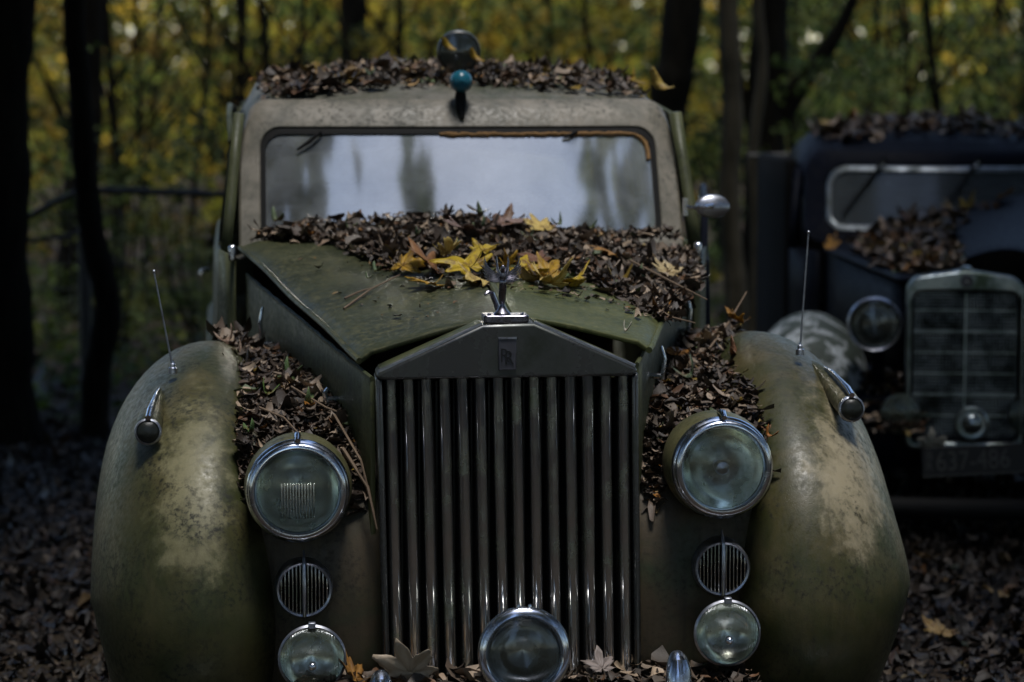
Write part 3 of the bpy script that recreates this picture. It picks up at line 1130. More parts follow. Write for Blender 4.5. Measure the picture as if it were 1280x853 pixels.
d.grid([[door_pt(s, z, 0.02 * math.sin((z - .4) * 3)) for z in (0.4, 0.7, 0.95, 1.17)] for s in (0, 0.3, 0.6, 0.92)])
dr = d.build('front_door', 'blue_paint', car, solid=0.04, bevel=0.01)
d = MB(); d.grid([[door_pt(s, z, -0.01) for z in (1.17, 1.25, 1.325)] for s in (0.08, 0.5, 0.86)]); d.build('door_glass', 'green_glass', dr, solid=0.006)
d = MB(); d.tube([door_pt(0.05, 1.17), door_pt(0.10, 1.31), door_pt(0.82, 1.34), door_pt(0.90, 1.30), door_pt(0.92, 1.17)], .011, 8); d.build('door_frame', 'blue_paint', dr)
# interior
b = MB(); b.grid([[(x, y, z) for x in np.linspace(-0.6, 0.6, 7)] for y, z in ((1.55, 1.2), (1.68, 1.205), (1.74, 1.17), (1.75, 0.95))])
b.build('dashboard', 'leather', car, solid=0.02)
b = MB()
b.tube([(0.20 + 0.205 * math.cos(R(a)), 1.70 + 0.09 * math.sin(R(a)), 1.195 + 0.165 * math.sin(R(a))) for a in range(0, 361, 12)], .013, 10, cap=False)
sw = b.build('steering_wheel', 'wheel_plastic', car)
b = MB()
for a in (90, 210, 330):
    b.tube([(0.20, 1.69, 1.19), (0.20 + 0.2 * math.cos(R(a)), 1.70 + 0.09 * math.sin(R(a)), 1.195 + 0.16 * math.sin(R(a)))], .006, 6)
b.tube([(0.2, 1.7, 1.2), (0.2, 1.66, 1.1)], .02, 8)
b.build('wheel_spokes', 'chrome_dull', sw)
for k, a in enumerate((62, 74, 86, 100, 112)):
    b = MB(); b.box((0.20 + 0.185 * math.cos(R(a)), 1.69 + 0.09 * math.sin(R(a)), 1.195 + 0.147 * math.sin(R(a))), (.022 + .006 * (k % 2), .006, .010), (0, R(-(a - 90)), 0))
    b.build('wheel_chip', 'white_chips', sw, bevel=0.002)
for x in (-0.3, 0.3):
    b = MB(); b.box((x, 2.55, 1.0), (0.52, 0.14, 0.55), (R(-10), 0, 0)); b.build('front_seat', 'leather', car, bevel=0.05)
b = MB(); b.box((0, 3.6, 1.0), (1.15, 0.14, 0.6), (R(-10), 0, 0)); b.build('rear_seat', 'leather', car, bevel=0.05)

# --- roof lamps
c = (0.004, 1.66, 1.679)
b = MB(); b.lathe([(.033, .0), (.034, -.012), (.032, -.035), (.022, -.06), (.008, -.072), (.0005, -.074)], c, (0, -1, 0.05), 32)
rl = b.build('roof_marker_lamp', 'chrome', car)
b = MB(); b.lathe([(.032, .0), (.031, .008), (.025, .02), (.014, .028), (.0005, .031)], c, (0, -1, 0.05), 32); b.build('lamp_lens', 'teal_glass', rl)
b = MB(); b.tube([(0.004, 1.68, 1.66), (0.004, 1.685, 1.63), (0.004, 1.67, 1.60), (0.006, 1.655, 1.57)], [.014, .017, .014, .006], 10); b.build('lamp_bracket', 'rubber', rl)
c = (0.02, 1.97, 1.765)
b = MB(); b.lathe([(.058, 0), (.064, -.004), (.066, -.014), (.062, -.03), (.058, -.08), (.045, -.12), (.02, -.14), (.001, -.145)], c, (0, -1, 0), 36)
sl = b.build('roof_spotlight', 'black_lamp', car)
b = MB(); b.lathe([(.06, -.002), (.04, .004), (.0005, .007)], c, (0, -1, 0), 32); b.build('lamp_lens', 'dark_glass', sl)
b = MB(); b.tube([(0.02, 2.08, 1.70), (0.02, 2.08, 1.66)], .02, 8); b.build('lamp_bracket', 'rubber', sl)

# --- door mirror on the right
b = MB()
b.lathe([(.0005, .012), (.03, .010), (.044, .002), (.048, -.012), (.042, -.03), (.026, -.045), (.0005, -.05)], (0.698, 1.44, 1.327), (0.15, -1, 0.1), 30)
mi = b.build('door_mirror', 'chrome_dull', car)
mi.scale = (1, 1, 1)
for v in mi.data.vertices:
    v.co.z = 1.327 + (v.co.z - 1.327) * 0.70
    v.co.x = 0.706 + (v.co.x - 0.698) * 1.08
b = MB(); b.tube([(0.630, 1.46, 1.325), (0.65, 1.42, 1.324), (0.68, 1.405, 1.327), (0.70, 1.41, 1.329)], [.006, .006, .006, .008], 8)
b.box((0.628, 1.46, 1.325), (.012, .02, .05)); b.build('mirror_arm', 'chrome', mi)

# --- wheels
for sgn in (-1, 1):
    for wy in (0.55, 3.75):
        c = (sgn * 0.72, wy, 0.30)
        b = MB(); b.lathe([(.19, -.07), (.28, -.085), (.32, -.07), (.33, 0), (.32, .07), (.28, .085), (.19, .07)], c, (1, 0, 0), 32, close=True)
        wh = b.build('tyre', 'rubber', car)
        b = MB(); b.lathe([(.19, .06 * sgn), (.15, .05 * sgn), (.1, .075 * sgn), (.05, .085 * sgn), (.001, .087 * sgn)], c, (1, 0, 0), 28)
        b.build('wheel_rim', 'chrome_dull', wh)


# ================================================================== DARK BLUE CAR
blue = empty('blue_saloon', (1.606, 9.3, 0), (0, 0, R(-5.5)))
tag(blue, 'dark blue vintage saloon with rounded mesh grille and chrome framed screen behind right fender', 'car')

# radiator shell: rounded frame with a peaked top
def mpl(a, c, d):
    return (a, d, c)


def peak(loop, zt, h):
    return [(a, c + (h * max(0, 1 - abs(a) / 0.2) if c > zt else 0)) for a, c in loop]


mo = peak(rounded(-0.205, 0.205, 0.365, 0.975, 0.05, 8, 0.03), 0.9, 0.028)
mi_ = peak(rounded(-0.191, 0.191, 0.390, 0.928, 0.04, 8, 0.03), 0.9, 0.006)
b = MB(); b.ring(mo, mi_, mpl, -0.012, 0.12)
msh = b.build('radiator_shell', 'grey_chrome', blue, bevel=0.012, ang=50)
b = MB(); b.box((0, 0.05, 0.66), (0.37, 0.02, 0.53)); b.build('radiator_core', 'black_void', blue)
b = MB()
for k in range(31):
    x = -0.177 + 0.354 * k / 30
    b.box((x, 0.018, 0.664), (.0022, .003, 0.52))
for k in range(44):
    z = 0.41 + 0.51 * k / 43
    b.box((0, 0.0225, z), (0.36, .003, .0022))
b.build('grille_mesh', 'mercedes_mesh', blue, smooth=False)
for k in range(6):
    b = MB(); b.box((0, 0.010, 0.485 + 0.075 * k), (0.362, .006, .005)); b.build('grille_rib', 'grey_chrome', blue)
b = MB(); b.box((0, 0.004, 0.664), (.007, .008, 0.52)); b.build('grille_spine', 'grey_chrome', blue)
# badge: dark disc with three-pointed star
b = MB(); b.lathe([(.0225, 0), (.0225, .006), (.019, .008), (.018, .005), (.0005, .005)], (0, -0.012, 0.966), (0, -1, 0), 28)
bg_ = b.build('badge_disc', 'badge_dark', msh)
b = MB()
st = []
for k in range(6):
    a = R(90 + 60 * k)
    r = 0.017 if k % 2 == 0 else 0.0035
    st.append((r * math.cos(a), 0.966 + r * math.sin(a)))
b.prism(st, mpl, -0.021, -0.0165); b.build('badge_star', 'chrome', msh)
b = MB(); b.lathe([(.018, 0), (.02, .006), (.017, .014), (.008, .018), (.0005, .019)], (0.0, 0.02, 1.0), (0, 0, 1), 18); b.build('radiator_cap', 'grey_chrome', msh)
# round emblem low on the grille
b = MB(); b.lathe([(.06, 0), (.06, .006), (.053, .010), (.045, .006), (.036, .008), (.033, .02), (.022, .030), (.0005, .034)], (0.026, -0.018, 0.462), (0, -1, 0), 36)
b.build('grille_emblem', 'grey_chrome', blue)
# headlights and fog lamps
for sgn in (-1, 1):
    c = (sgn * 0.318, 0.03, 0.806)
    b = MB(); b.lathe([(.092, 0), (.096, -.02), (.092, -.06), (.075, -.12), (.04, -.18), (.001, -.2)], c, (0, -1, 0), 40)
    hl = b.build('headlight', 'blue_paint', blue)
    b = MB(); b.lathe([(.0945, -.014), (.0985, -.006), (.0985, .006), (.093, .014), (.088, .010), (.087, -.004)], c, (0, -1, 0), 44, close=True); b.build('headlight_rim', 'chrome_dull', hl)
    b = MB(); b.lathe([(.089, .006), (.075, .014), (.045, .022), (.0005, .026)], c, (0, -1, 0), 40); b.build('headlight_lens', 'dark_glass', hl)
    b = MB(); b.lathe([(.088, .0), (.07, -.03), (.04, -.05), (.0005, -.056)], c, (0, -1, 0), 36); b.build('headlight_reflector', 'slat_metal', hl)
    b = MB(); b.tube([(sgn * 0.318, .08, .75), (sgn * 0.30, .12, .66), (sgn * 0.3, .16, .58)], [.03, .022, .03], 10); b.build('headlight_stalk', 'blue_paint', hl)
    c = (sgn * 0.226, -0.02, 0.491)
    b = MB(); b.lathe([(.07, 0), (.072, -.008), (.066, -.03), (.04, -.06), (.001, -.07)], c, (0, -1, 0), 36); fl = b.build('fog_lamp', 'grey_chrome', blue)
    b = MB(); b.lathe([(.069, .002), (.05, .014), (.0005, .022)], c, (0, -1, 0), 36); b.build('lamp_lens', 'fog_glass', fl)
    b = MB(); b.tube([(c[0], 0.01, .42), (c[0], 0.03, .34)], .01, 8); b.build('lamp_bracket', 'rubber', fl)
# fenders
CR2 = catmull([(0.02, 0.14), (-0.04, 0.3), (-0.03, 0.45), (0.04, 0.6), (0.18, 0.73), (0.42, 0.80), (0.7, 0.78), (1.0, 0.66), (1.3, 0.45), (1.6, 0.3)], 4)
for sgn in (-1, 1):
    rows = []
    for i in range(len(CR2)):
        p = CR2[i]; t = CR2[min(i + 1, len(CR2) - 1)] - CR2[max(i - 1, 0)]; t = t / np.linalg.norm(t); nn = np.array([t[1], -t[0]])
        row = []
        for th in np.linspace(0, 180, 19):
            cth, sth = math.cos(R(th)), math.sin(R(th))
            dd = 0.26 * (1 - sth)
            row.append((sgn * (0.54 + (0.21 if cth > 0 else 0.22) * cth), p[0] + nn[0] * dd, p[1] + nn[1] * dd))
        rows.append(row)
    b = MB(); b.grid(rows)
    b.build('front_fender', 'flaking_paint' if sgn < 0 else 'blue_paint', blue, solid=0.006, ang=80)
b = MB()
b.grid([[(x, y, z - 0.04 * abs(x)) for x in np.linspace(-0.4, 0.4, 9)] for y, z in ((0.03, 0.3), (0.02, 0.42), (0.06, 0.55), (0.2, 0.6), (0.6, 0.62))])
b.build('front_apron', 'blue_paint', blue, solid=0.006)


def hood2_z(x, y):
    s = min(max(y / 1.25, 0), 1.1)
    w = 0.20 + 0.28 * s
    return 0.985 + 0.085 * s - (0.03 + 0.05 * s) * (min(abs(x) / w, 1.2)) ** 2


b = MB()
b.grid([[(-u * (0.2 + 0.28 * y / 1.25), y, hood2_z(-u * (0.2 + 0.28 * y / 1.25), y)) for u in np.linspace(0, 1, 9)] for y in np.linspace(0.1, 1.27, 12)])
b.build('bonnet_panel', 'blue_paint', blue, solid=0.008)
# right bonnet half lifted off its seat, front edge arched
b = MB()
rows = []
for y in np.linspace(0.16, 1.2, 12):
    s = (y - 0.16) / 1.04
    rows.append([(0.01 + u * (0.33 + 0.2 * s), y, 1.035 + 0.10 * s + (0.045 * math.sin(math.pi * min(1, u * 0.9)) * (1 - 0.4 * s)) + 0.10 * u * s - 0.05 * u * u * (1 - s)) for u in np.linspace(0, 1, 13)])
b.grid(rows)
b.build('bonnet_panel', 'blue_paint', blue, solid=0.008, bevel=0.003)
b = MB(); b.box((0.0, 0.7, 0.72), (0.36, 1.0, 0.34)); b.build('engine_bay_shade', 'black_void', blue, bevel=0.04)  # black box put in as the shade under the lifted bonnet
for sgn in (-1, 1):
    b = MB(); b.grid([[(sgn * (0.2 + 0.27 * t), 0.12 + 1.15 * t, z) for z in (0.55, 0.75, 0.93 + 0.05 * t)] for t in np.linspace(0, 1, 6)])
    b.build('side_panel', 'blue_paint', blue, solid=0.008)
# cab front with screen
M0, M1 = (1.28, 1.03), (1.47, 1.37)


def m2(a, c, d):
    t = (c - M0[1]) / (M1[1] - M0[1])
    return (a, M0[0] + (M1[0] - M0[0]) * t + 0.10 * (a / 0.5) ** 2 + d * 0.87, c + d * 0.45)


il = rounded(-0.462, 0.462, 1.065, 1.318, 0.085, 8, 0.06)
ol = [(a * 1.2, c + 0.05 if c > 1.2 else c - 0.06) for a, c in il]
b = MB(); b.ring(ol, il, m2, -0.01, 0.05)
cf = b.build('windscreen_surround', 'blue_paint', blue, bevel=0.012, ang=60)
b = MB(); b.ring(il, rounded(-0.442, 0.442, 1.083, 1.300, 0.07, 8, 0.05), m2, -0.022, 0.0)
b.build('windscreen_frame', 'screen_trim_dim', cf, bevel=0.005)
b = MB(); b.grid([[m2(x, z, -0.006) for x in np.linspace(-0.448, 0.448, 21)] for z in np.linspace(1.078, 1.306, 8)]); b.build('windscreen_glass', 'blue_car_glass', cf)
for p0, p1 in (((-0.24, 1.345), (-0.40, 1.13)), ((0.14, 1.35), (-0.02, 1.12))):
    b = MB()
    b.tube([m2(p0[0], p0[1], -0.035), m2((p0[0] * 2 + p1[0]) / 3, (p0[1] * 2 + p1[1]) / 3, -0.035), m2(p1[0], p1[1], -0.028)], [.008, .006, .005], 6)
    b.tube([m2(p0[0] - .02, p0[1] - .03, -0.03), m2(p0[0] + .012, p0[1] + .016, -0.04)], .011, 8)
    b.build('wiper', 'rubber', cf)
    b = MB(); b.tube([m2(p0[0] - .012, p0[1] - .022, -0.043), m2(p0[0] + .008, p0[1] + .006, -0.05)], .006, 6); b.build('wiper_cap', 'chrome', cf)


def roof2_z(x, y):
    f = interp([1.47, 1.55, 1.65, 1.8, 2.1, 2.5, 3.0, 3.4, 3.7], [1.36, 1.41, 1.44, 1.463, 1.48, 1.48, 1.45, 1.36, 1.2], y)
    u = min(abs(x) / 0.60, 1)
    return f - 0.075 * u ** 2.2 - 0.06 * max(0, u - 0.9) / 0.1


b = MB()
rows = []
for y in (1.47, 1.5, 1.55, 1.62, 1.72, 1.85, 2.1, 2.4, 2.7, 3.0, 3.3, 3.55, 3.7):
    rows.append([(u * 0.60, y + 0.10 * u * u * max(0, 1 - (y - 1.47) / 0.5), roof2_z(u * 0.6, y)) for u in np.linspace(-1, 1, 33)])
b.grid(rows); b.build('roof', 'blue_paint', blue, solid=0.008, ang=80)
for sgn in (-1, 1):
    b = MB()
    b.grid([[(sgn * (0.50 + 0.14 * min(1, (y - 1.25) / 0.4)), y, z) for z in (0.98, 0.8, 0.55, 0.32)] for y in np.linspace(1.25, 3.6, 10)])
    bs = b.build('body_side', 'blue_paint', blue, solid=0.01)
    for y0 in (1.42, 2.35, 3.2):
        b = MB(); b.grid([[(sgn * (0.62 - 0.03 * t), y + 0.16 * t, 0.98 + 0.32 * t) for t in (0, 0.5, 1)] for y in (y0, y0 + 0.1)]); b.build('roof_pillar', 'blue_paint', bs, solid=0.03)
# door standing ajar beside the screen
b = MB()
b.grid([[(-0.63 - 0.12 * s, 1.62 + 0.75 * s, z) for z in (0.35, 0.7, 1.0, 1.2, 1.34)] for s in (0, 0.5, 1)])
b.build('front_door', 'black_void', blue, solid=0.05, bevel=0.02)
b = MB(); b.box((0, 2.4, 0.33), (1.2, 2.4, 0.03)); b.build('floor_pan', 'black_void', blue)
b = MB(); b.box((0, 2.2, 0.92), (1.1, 0.14, 0.55), (R(-10), 0, 0)); b.build('front_seat', 'leather', blue, bevel=0.05)
b = MB(); b.grid([[(x, 3.68 + 0.2 * t * (1 - (x / .6) ** 2), z) for x in np.linspace(-0.58, 0.58, 7)] for t, z in ((0, 1.22), (0.7, 0.95), (1, 0.6), (0.8, 0.3))]); b.build('tail_panel', 'blue_paint', blue, solid=0.01)
# bumper and number plate
b = MB(); b.tube([(x, -0.12 + 0.1 * (x / 0.75) ** 2, 0.17) for x in np.linspace(-0.75, 0.75, 17)], 0.04, 12); b.build('bumper', 'rubber', blue)
tilt = math.atan2(0.025, 0.38)
b = MB(); b.box((0.045, -0.105, 0.343), (0.395, 0.006, 0.105), (0, -tilt, 0)); pl = b.build('number_plate', 'plate_black', blue, bevel=0.002)
b = MB(); b.box((0.045, -0.109, 0.294), (0.39, 0.004, 0.004), (0, -tilt, 0)); b.build('plate_edge', 'plate_white', pl)
text_mesh('plate_number', '637-486', 0.098, (-0.102, -0.1095, 0.302), (R(90), -tilt, 0), 'plate_white', pl, 0.001, 0.80)
text_mesh('plate_letters', 'B', 0.046, (-0.139, -0.1095, 0.340), (R(90), -tilt, 0), 'plate_white', pl, 0.001, 1.0)
text_mesh('plate_letters', 'R', 0.046, (-0.139, -0.1095, 0.301), (R(90), -tilt, 0), 'plate_white', pl, 0.001, 1.0)
for sgn in (-1, 1):
    for wy in (0.42, 2.75):
        c = (sgn * 0.56, wy, 0.28)
        b = MB(); b.lathe([(.18, -.06), (.27, -.07), (.31, -.05), (.315, 0), (.31, .05), (.27, .07), (.18, .06)], c, (1, 0, 0), 28, close=True)
        wh = b.build('tyre', 'rubber', blue)
        b = MB(); b.lathe([(.18, .05 * sgn), (.1, .06 * sgn), (.001, .07 * sgn)], c, (1, 0, 0), 24); b.build('wheel_rim', 'black_lamp', wh)


# ================================================================== LEAF LITTER
CARM = Matrix.Translation((0, 6.0, 0)) @ Matrix.Rotation(R(5.2), 4, 'Z')
BLUM = Matrix.Translation((1.606, 9.3, 0)) @ Matrix.Rotation(R(-5.5), 4, 'Z')


def to_world(P, M):
    A = np.array(M)
    return P @ A[:3, :3].T + A[:3, 3]


def pile(name, label, poly, zfn, n, depth, size, M, accents=0.05, up=(0, 0, 1), thick=None, pal=BROWNS, tilt=0.17):
    q = sample_poly(poly, n)
    z = np.array([zfn(x, y) for x, y in q])
    dep = np.array([thick(x, y) for x, y in q]) if thick else np.full(n, depth)
    P = np.stack([q[:, 0], q[:, 1], z + 0.004 + dep * rng.random(n) ** 1.3], 1)
    nr = np.tile(np.array(up, float), (n, 1))
    o = curled_leaves(name, to_world(P, M), nr, sizes(n, size), palette(n, accents, pal), tilt=tilt, curl=0.58)
    return tag(o, label, 'leaf litter', kind='stuff')


bon_poly = [(-0.60, 1.46), (-0.37, 1.26), (-0.30, 1.04), (-0.24, 0.86), (-0.10, 0.78), (0.04, 0.88), (0.19, 0.88), (0.28, 0.72), (0.34, 0.52), (0.42, 0.38), (0.46, 0.5), (0.60, 1.0),
            (0.64, 1.40), (0.58, 1.47), (0.3, 1.485), (0.0, 1.48), (-0.3, 1.485), (-0.56, 1.52)]


def bon_h(x, y):
    return bonnet_z(x, y) if y < 1.42 else max(bonnet_z(x, 1.42), 1.235)


def bon_thick(x, y):
    return 0.008 + 0.014 * max(0, (y - 0.6) / 0.9) + 0.032 * max(0, (y - 1.25) / 0.25) * (1 - min(1, abs(x + 0.12) / (0.5 if x < -.12 else .42)) ** 2)


pile('leaf_litter', 'brown dead leaves heaped on the pale car bonnet below its windscreen', bon_poly, bon_h, 12000, 0.04, (0.010, 0.044), CARM, 0.05, thick=bon_thick)
pile('leaf_litter', 'sparse scraps of leaf scattered over the bare front of the pale bonnet', [(-.30, 1.0), (-.2, .7), (-.05, .5), (.2, .45), (.33, .3), (.46, .5), (.34, .85), (.0, .95)], bon_h, 230, 0.004, (0.012, 0.04), CARM, 0.08)
pile('leaf_litter', 'a few specks of leaf on the left bonnet panel', [(-.5, 1.2), (-.3, .3), (-.1, .2), (-.1, .7)], bon_h, 40, 0.002, (0.006, 0.018), CARM, 0.2)
catL = [(-0.70, 0.95), (-0.60, 1.15), (-0.50, 1.15), (-0.44, 0.8), (-0.35, 0.35), (-0.315, 0.10), (-0.36, 0.075), (-0.385, 0.12), (-0.42, 0.22), (-0.52, 0.2), (-0.585, 0.10), (-0.62, 0.10),
        (-0.625, 0.2), (-0.62, 0.45), (-0.64, 0.7)]
catR = [(-x, y) for x, y in catL]


def cat_h(x, y):
    z = catwalk_z(x, y)
    u = (abs(x) - 0.50) / 0.16
    return z + (0.05 * max(0, u) ** 2 if u > 0 else 0)


pile('leaf_litter', 'brown leaf heap in the hollow behind the left headlight of the pale car', catL, cat_h, 7000, 0.045, (0.010, 0.042), CARM, 0.05)
pile('leaf_litter', 'brown leaf heap in the hollow behind the right headlight of the pale car', catR, cat_h, 7000, 0.05, (0.010, 0.042), CARM, 0.06)
roof_poly = [(-0.57, 1.82), (-0.3, 1.80), (0.0, 1.83), (0.3, 1.81), (0.57, 1.86), (0.58, 2.8), (-0.58, 2.8)]
pile('leaf_litter', 'brown and yellow leaves lying along the roof of the pale car', roof_poly, roof_z, 3600, 0.016, (0.014, 0.05), CARM, 0.16)
sh_poly = [(-0.5, -0.1), (0.56, -0.1), (0.56, 0.03), (-0.5, 0.03)]
pile('leaf_litter', 'dark leaves caught between bumper and radiator grille', sh_poly, lambda x, y: 0.29, 500, 0.045, (0.03, 0.06), CARM, 0.03)
bl_poly = [(-0.36, 1.12), (-0.30, 1.22), (0.14, 1.22), (0.16, 1.1), (0.06, 0.7), (-0.02, 0.15), (-0.16, 0.12), (-0.3, 0.5)]
AUT = np.concatenate([BROWNS, BROWNS[3:], np.array([(.16, .08, .03), (.2, .11, .04), (.13, .07, .035)])])
pile('leaf_litter', 'russet leaf heap on the blue car bonnet below its windscreen', bl_poly, lambda x, y: hood2_z(x, y), 3600, 0.05, (0.02, 0.065), BLUM, 0.12,
     thick=lambda x, y: 0.015 + 0.09 * max(0, (y - 0.5) / 0.7) * min(1, max(0, (x + .42) / .5)), pal=AUT)
pile('leaf_litter', 'brown leaves scattered over the blue car roof', [(-0.5, 1.75), (-0.3, 1.62), (0.55, 1.66), (0.55, 2.6), (-0.5, 2.6)], roof2_z, 1100, 0.016, (0.025, 0.07), BLUM, 0.12, pal=AUT)
pile('leaf_litter', 'leaves caught on the blue car apron under its grille', [(-0.34, -0.05), (-0.14, -0.05), (-0.14, 0.12), (-0.34, 0.2)], lambda x, y: 0.43 + 0.9 * max(0, y), 160, 0.03, (0.04, 0.08), BLUM, 0.12, pal=AUT)

# ground litter: dense where open ground shows, thinner elsewhere
def ground_litter(name, label, n, box, size, accents, zup=0.03, pal=BROWNS):
    q = np.stack([rng.uniform(box[0], box[1], n), rng.uniform(box[2], box[3], n)], 1)
    P = np.stack([q[:, 0], q[:, 1], ground_z(q[:, 0], q[:, 1]) + 0.004 + zup * rng.random(n) ** 1.5], 1)
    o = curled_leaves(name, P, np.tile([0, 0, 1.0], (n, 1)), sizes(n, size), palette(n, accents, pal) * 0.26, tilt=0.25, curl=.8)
    return tag(o, label, 'leaf litter', kind='stuff')


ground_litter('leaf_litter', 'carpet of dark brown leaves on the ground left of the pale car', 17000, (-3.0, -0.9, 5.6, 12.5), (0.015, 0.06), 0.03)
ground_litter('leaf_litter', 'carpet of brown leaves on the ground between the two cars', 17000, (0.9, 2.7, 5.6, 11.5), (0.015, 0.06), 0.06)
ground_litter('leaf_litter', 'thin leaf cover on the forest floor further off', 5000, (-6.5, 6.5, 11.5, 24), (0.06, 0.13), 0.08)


# ================================================================== SINGLE LEAVES ONE CAN PICK OUT
def maple_mesh(name, size, col, lobes=5, curl=0.5, seed=0, stem=True, mat='fresh_leaf'):
    r = np.random.default_rng(seed)
    half = [(90, 1.0), (82, .74), (78, .78), (70, .52), (66, .44), (58, .62), (52, .70), (42, .96), (36, .72), (31, .75), (22, .50), (17, .42), (8, .52), (-2, .68), (-10, .48), (-22, .40), (-45, .3), (-70, .2)]
    fa = np.array([h[0] for h in half][::-1] + [180 - h[0] for h in half[1:]])
    fr = np.array([h[1] for h in half][::-1] + [h[1] for h in half[1:]])
    ang = np.linspace(-70, 250, 65)
    rad = np.interp(ang, fa, fr)
    rad *= r.uniform(0.9, 1.08, 65)
    v, c = [], []
    ph = r.uniform(0, 6.28, 3)
    cr = r.normal(0, 1, 3)
    col = np.array(col)
    for k, q in enumerate((0.02, 0.3, 0.55, 0.8, 1.0)):
        for a, h in zip(ang, rad):
            x, y = math.cos(R(a)) * h * q, math.sin(R(a)) * h * q
            rr = math.hypot(x, y)
            z = curl * (0.25 * cr[0] * x * x + 0.25 * cr[1] * y * y + 0.3 * abs(cr[2]) * rr ** 2.2 * (0.5 + math.sin(3 * R(a) + ph[0])) + 0.07 * math.sin(9 * R(a) + ph[1]) * rr)
            v.append((x * size, (y - 0.2) * size, z * size))
            c.append(col * (1.12 - 0.3 * q * r.random()) * (0.8 if k == 4 and r.random() < .35 else 1))
    F = []
    for k in range(4):
        for i in range(64):
            F.append((k * 65 + i, k * 65 + i + 1, (k + 1) * 65 + i + 1, (k + 1) * 65 + i))
    if stem:
        b0 = len(v)
        for s in range(5):
            for dx in (-.015, .015):
                v.append((dx * size, (-0.2 - s * 0.09) * size, 0.03 * s * s * size * curl)); c.append(col * 0.8)
        for s in range(4):
            F.append((b0 + 2 * s, b0 + 2 * s + 1, b0 + 2 * s + 3, b0 + 2 * s + 2))
    me = mesh_np(name, np.array(v), np.array(F), np.array(c), mat)
    return me


def place_leaf(label, kind, size, col, P, rot, curl, seed, cat='leaf', group=None, M=CARM, lobes=5, mat='fresh_leaf'):
    if kind == 'maple_leaf':
        me = maple_mesh(kind, size * 1.3, col, lobes, curl, seed, mat=mat)
        o = bpy.data.objects.new(kind, me); COL.objects.link(o)
    else:
        st = rng.bit_generator.state
        o = curled_leaves(kind, np.zeros((1, 3)), np.array([[0, 0, 1.0]]), np.array([size]), np.array([col]), mat=mat, tilt=0.05, curl=curl, aspect=(0.42, 0.55))
        rng.bit_generator.state = st
    w = M @ Vector(P)
    o.location = w
    o.rotation_euler = (R(rot[0]), R(rot[1]), R(rot[2]))
    sm = o.modifiers.new('solid', 'SOLIDIFY'); sm.thickness = 0.0008
    return tag(o, label, cat, group)


YEL, GOLD, PALE, ORG, GRN, TAN = (.50, .36, .025), (.42, .25, .02), (.60, .45, .14), (.27, .13, .05), (.10, .16, .06), (.34, .25, .17)
BZ = lambda x, y, d=0.012: (x, y, bonnet_z(x, y) + d)
G = 'yellow maple leaves on the bonnet'
place_leaf('large upright yellow maple leaf just left of the winged mascot', 'maple_leaf', .085, YEL, BZ(-.06, .70, .035), (30, -10, 35), 1.4, 1, group=G)
place_leaf('crumpled yellow leaf below the big upright one left of mascot', 'maple_leaf', .06, PALE, BZ(-.035, .56, .015), (18, 10, 95), 1.0, 2, group=G)
place_leaf('small bright yellow leaf tip rising directly behind mascot wings', 'maple_leaf', .045, YEL, BZ(.002, .80, .05), (35, 0, -20), 1.3, 3, group=G)
place_leaf('torn yellow scrap between the two yellow leaf clusters', 'maple_leaf', .04, GOLD, BZ(.055, .74, .02), (30, 20, 200), 1.5, 81, group=G, lobes=3)
place_leaf('pale yellow scrap lying over the big upright yellow leaf', 'maple_leaf', .045, PALE, BZ(-.085, .82, .045), (35, -15, 250), 1.5, 82, group=G, lobes=3)
place_leaf('brownish yellow crumpled leaf in the right hand yellow cluster', 'maple_leaf', .05, (.3, .2, .06), BZ(.115, .62, .016), (15, 25, 100), 1.7, 83, group=G)
place_leaf('broad tan orange dry leaf beside the yellow leaves', 'maple_leaf', .085, ORG, BZ(-.145, .72, .035), (38, 14, 70), .6, 4, group='dry leaves on the bonnet')
place_leaf('pointed golden leaf lying in front of the tan leaf', 'maple_leaf', .06, GOLD, BZ(-.16, .58, .015), (14, -6, 130), .8, 5, group=G)
place_leaf('golden curled leaf at the left end of the yellow leaf row', 'maple_leaf', .062, GOLD, BZ(-.205, .78, .035), (35, 0, -35), 1.4, 6, group=G)
place_leaf('yellow leaf with pale underside right of the mascot', 'maple_leaf', .07, YEL, BZ(.10, .68, .02), (20, 8, -60), 1.0, 7, group=G)
place_leaf('pale curled leaf at the front of the right hand yellow cluster', 'maple_leaf', .058, PALE, BZ(.145, .58, .016), (24, -10, 160), 1.3, 8, group=G)
place_leaf('golden leaf at the back of the right hand yellow cluster', 'maple_leaf', .062, GOLD, BZ(.15, .70, .025), (35, 0, 30), 1.0, 9, group=G)
place_leaf('yellow leaf with upturned tip at far right of the yellow cluster', 'maple_leaf', .06, YEL, BZ(.205, .61, .018), (26, -18, -100), 1.2, 10, group=G)
place_leaf('cream leaf lying highest on the brown bonnet heap', 'maple_leaf', .055, PALE, BZ(.20, 1.34, .045), (30, 0, 40), .5, 11)
place_leaf('orange tan leaf on the right half of the bonnet heap', 'maple_leaf', .06, (.36, .19, .05), BZ(.36, 1.05, .04), (30, 12, 75), .7, 12)
place_leaf('pale serrated leaf near the right edge of the bonnet', 'maple_leaf', .055, (.5, .4, .22), BZ(.50, .95, .035), (35, 25, 10), .9, 13)
place_leaf('pinkish brown broad leaf in middle of the bonnet heap', 'maple_leaf', .07, (.22, .15, .13), BZ(-.02, 1.14, .045), (22, 0, 120), .6, 14)
place_leaf('pinkish leaf above the steering wheel side of the heap', 'maple_leaf', .06, (.25, .17, .15), BZ(.10, 1.34, .045), (20, 0, -30), .6, 15)
place_leaf('rust brown leaf lying in front of the right hand leaf heap', 'maple_leaf', .05, (.2, .1, .06), BZ(.14, .86, .03), (25, 0, 40), 1.0, 16)
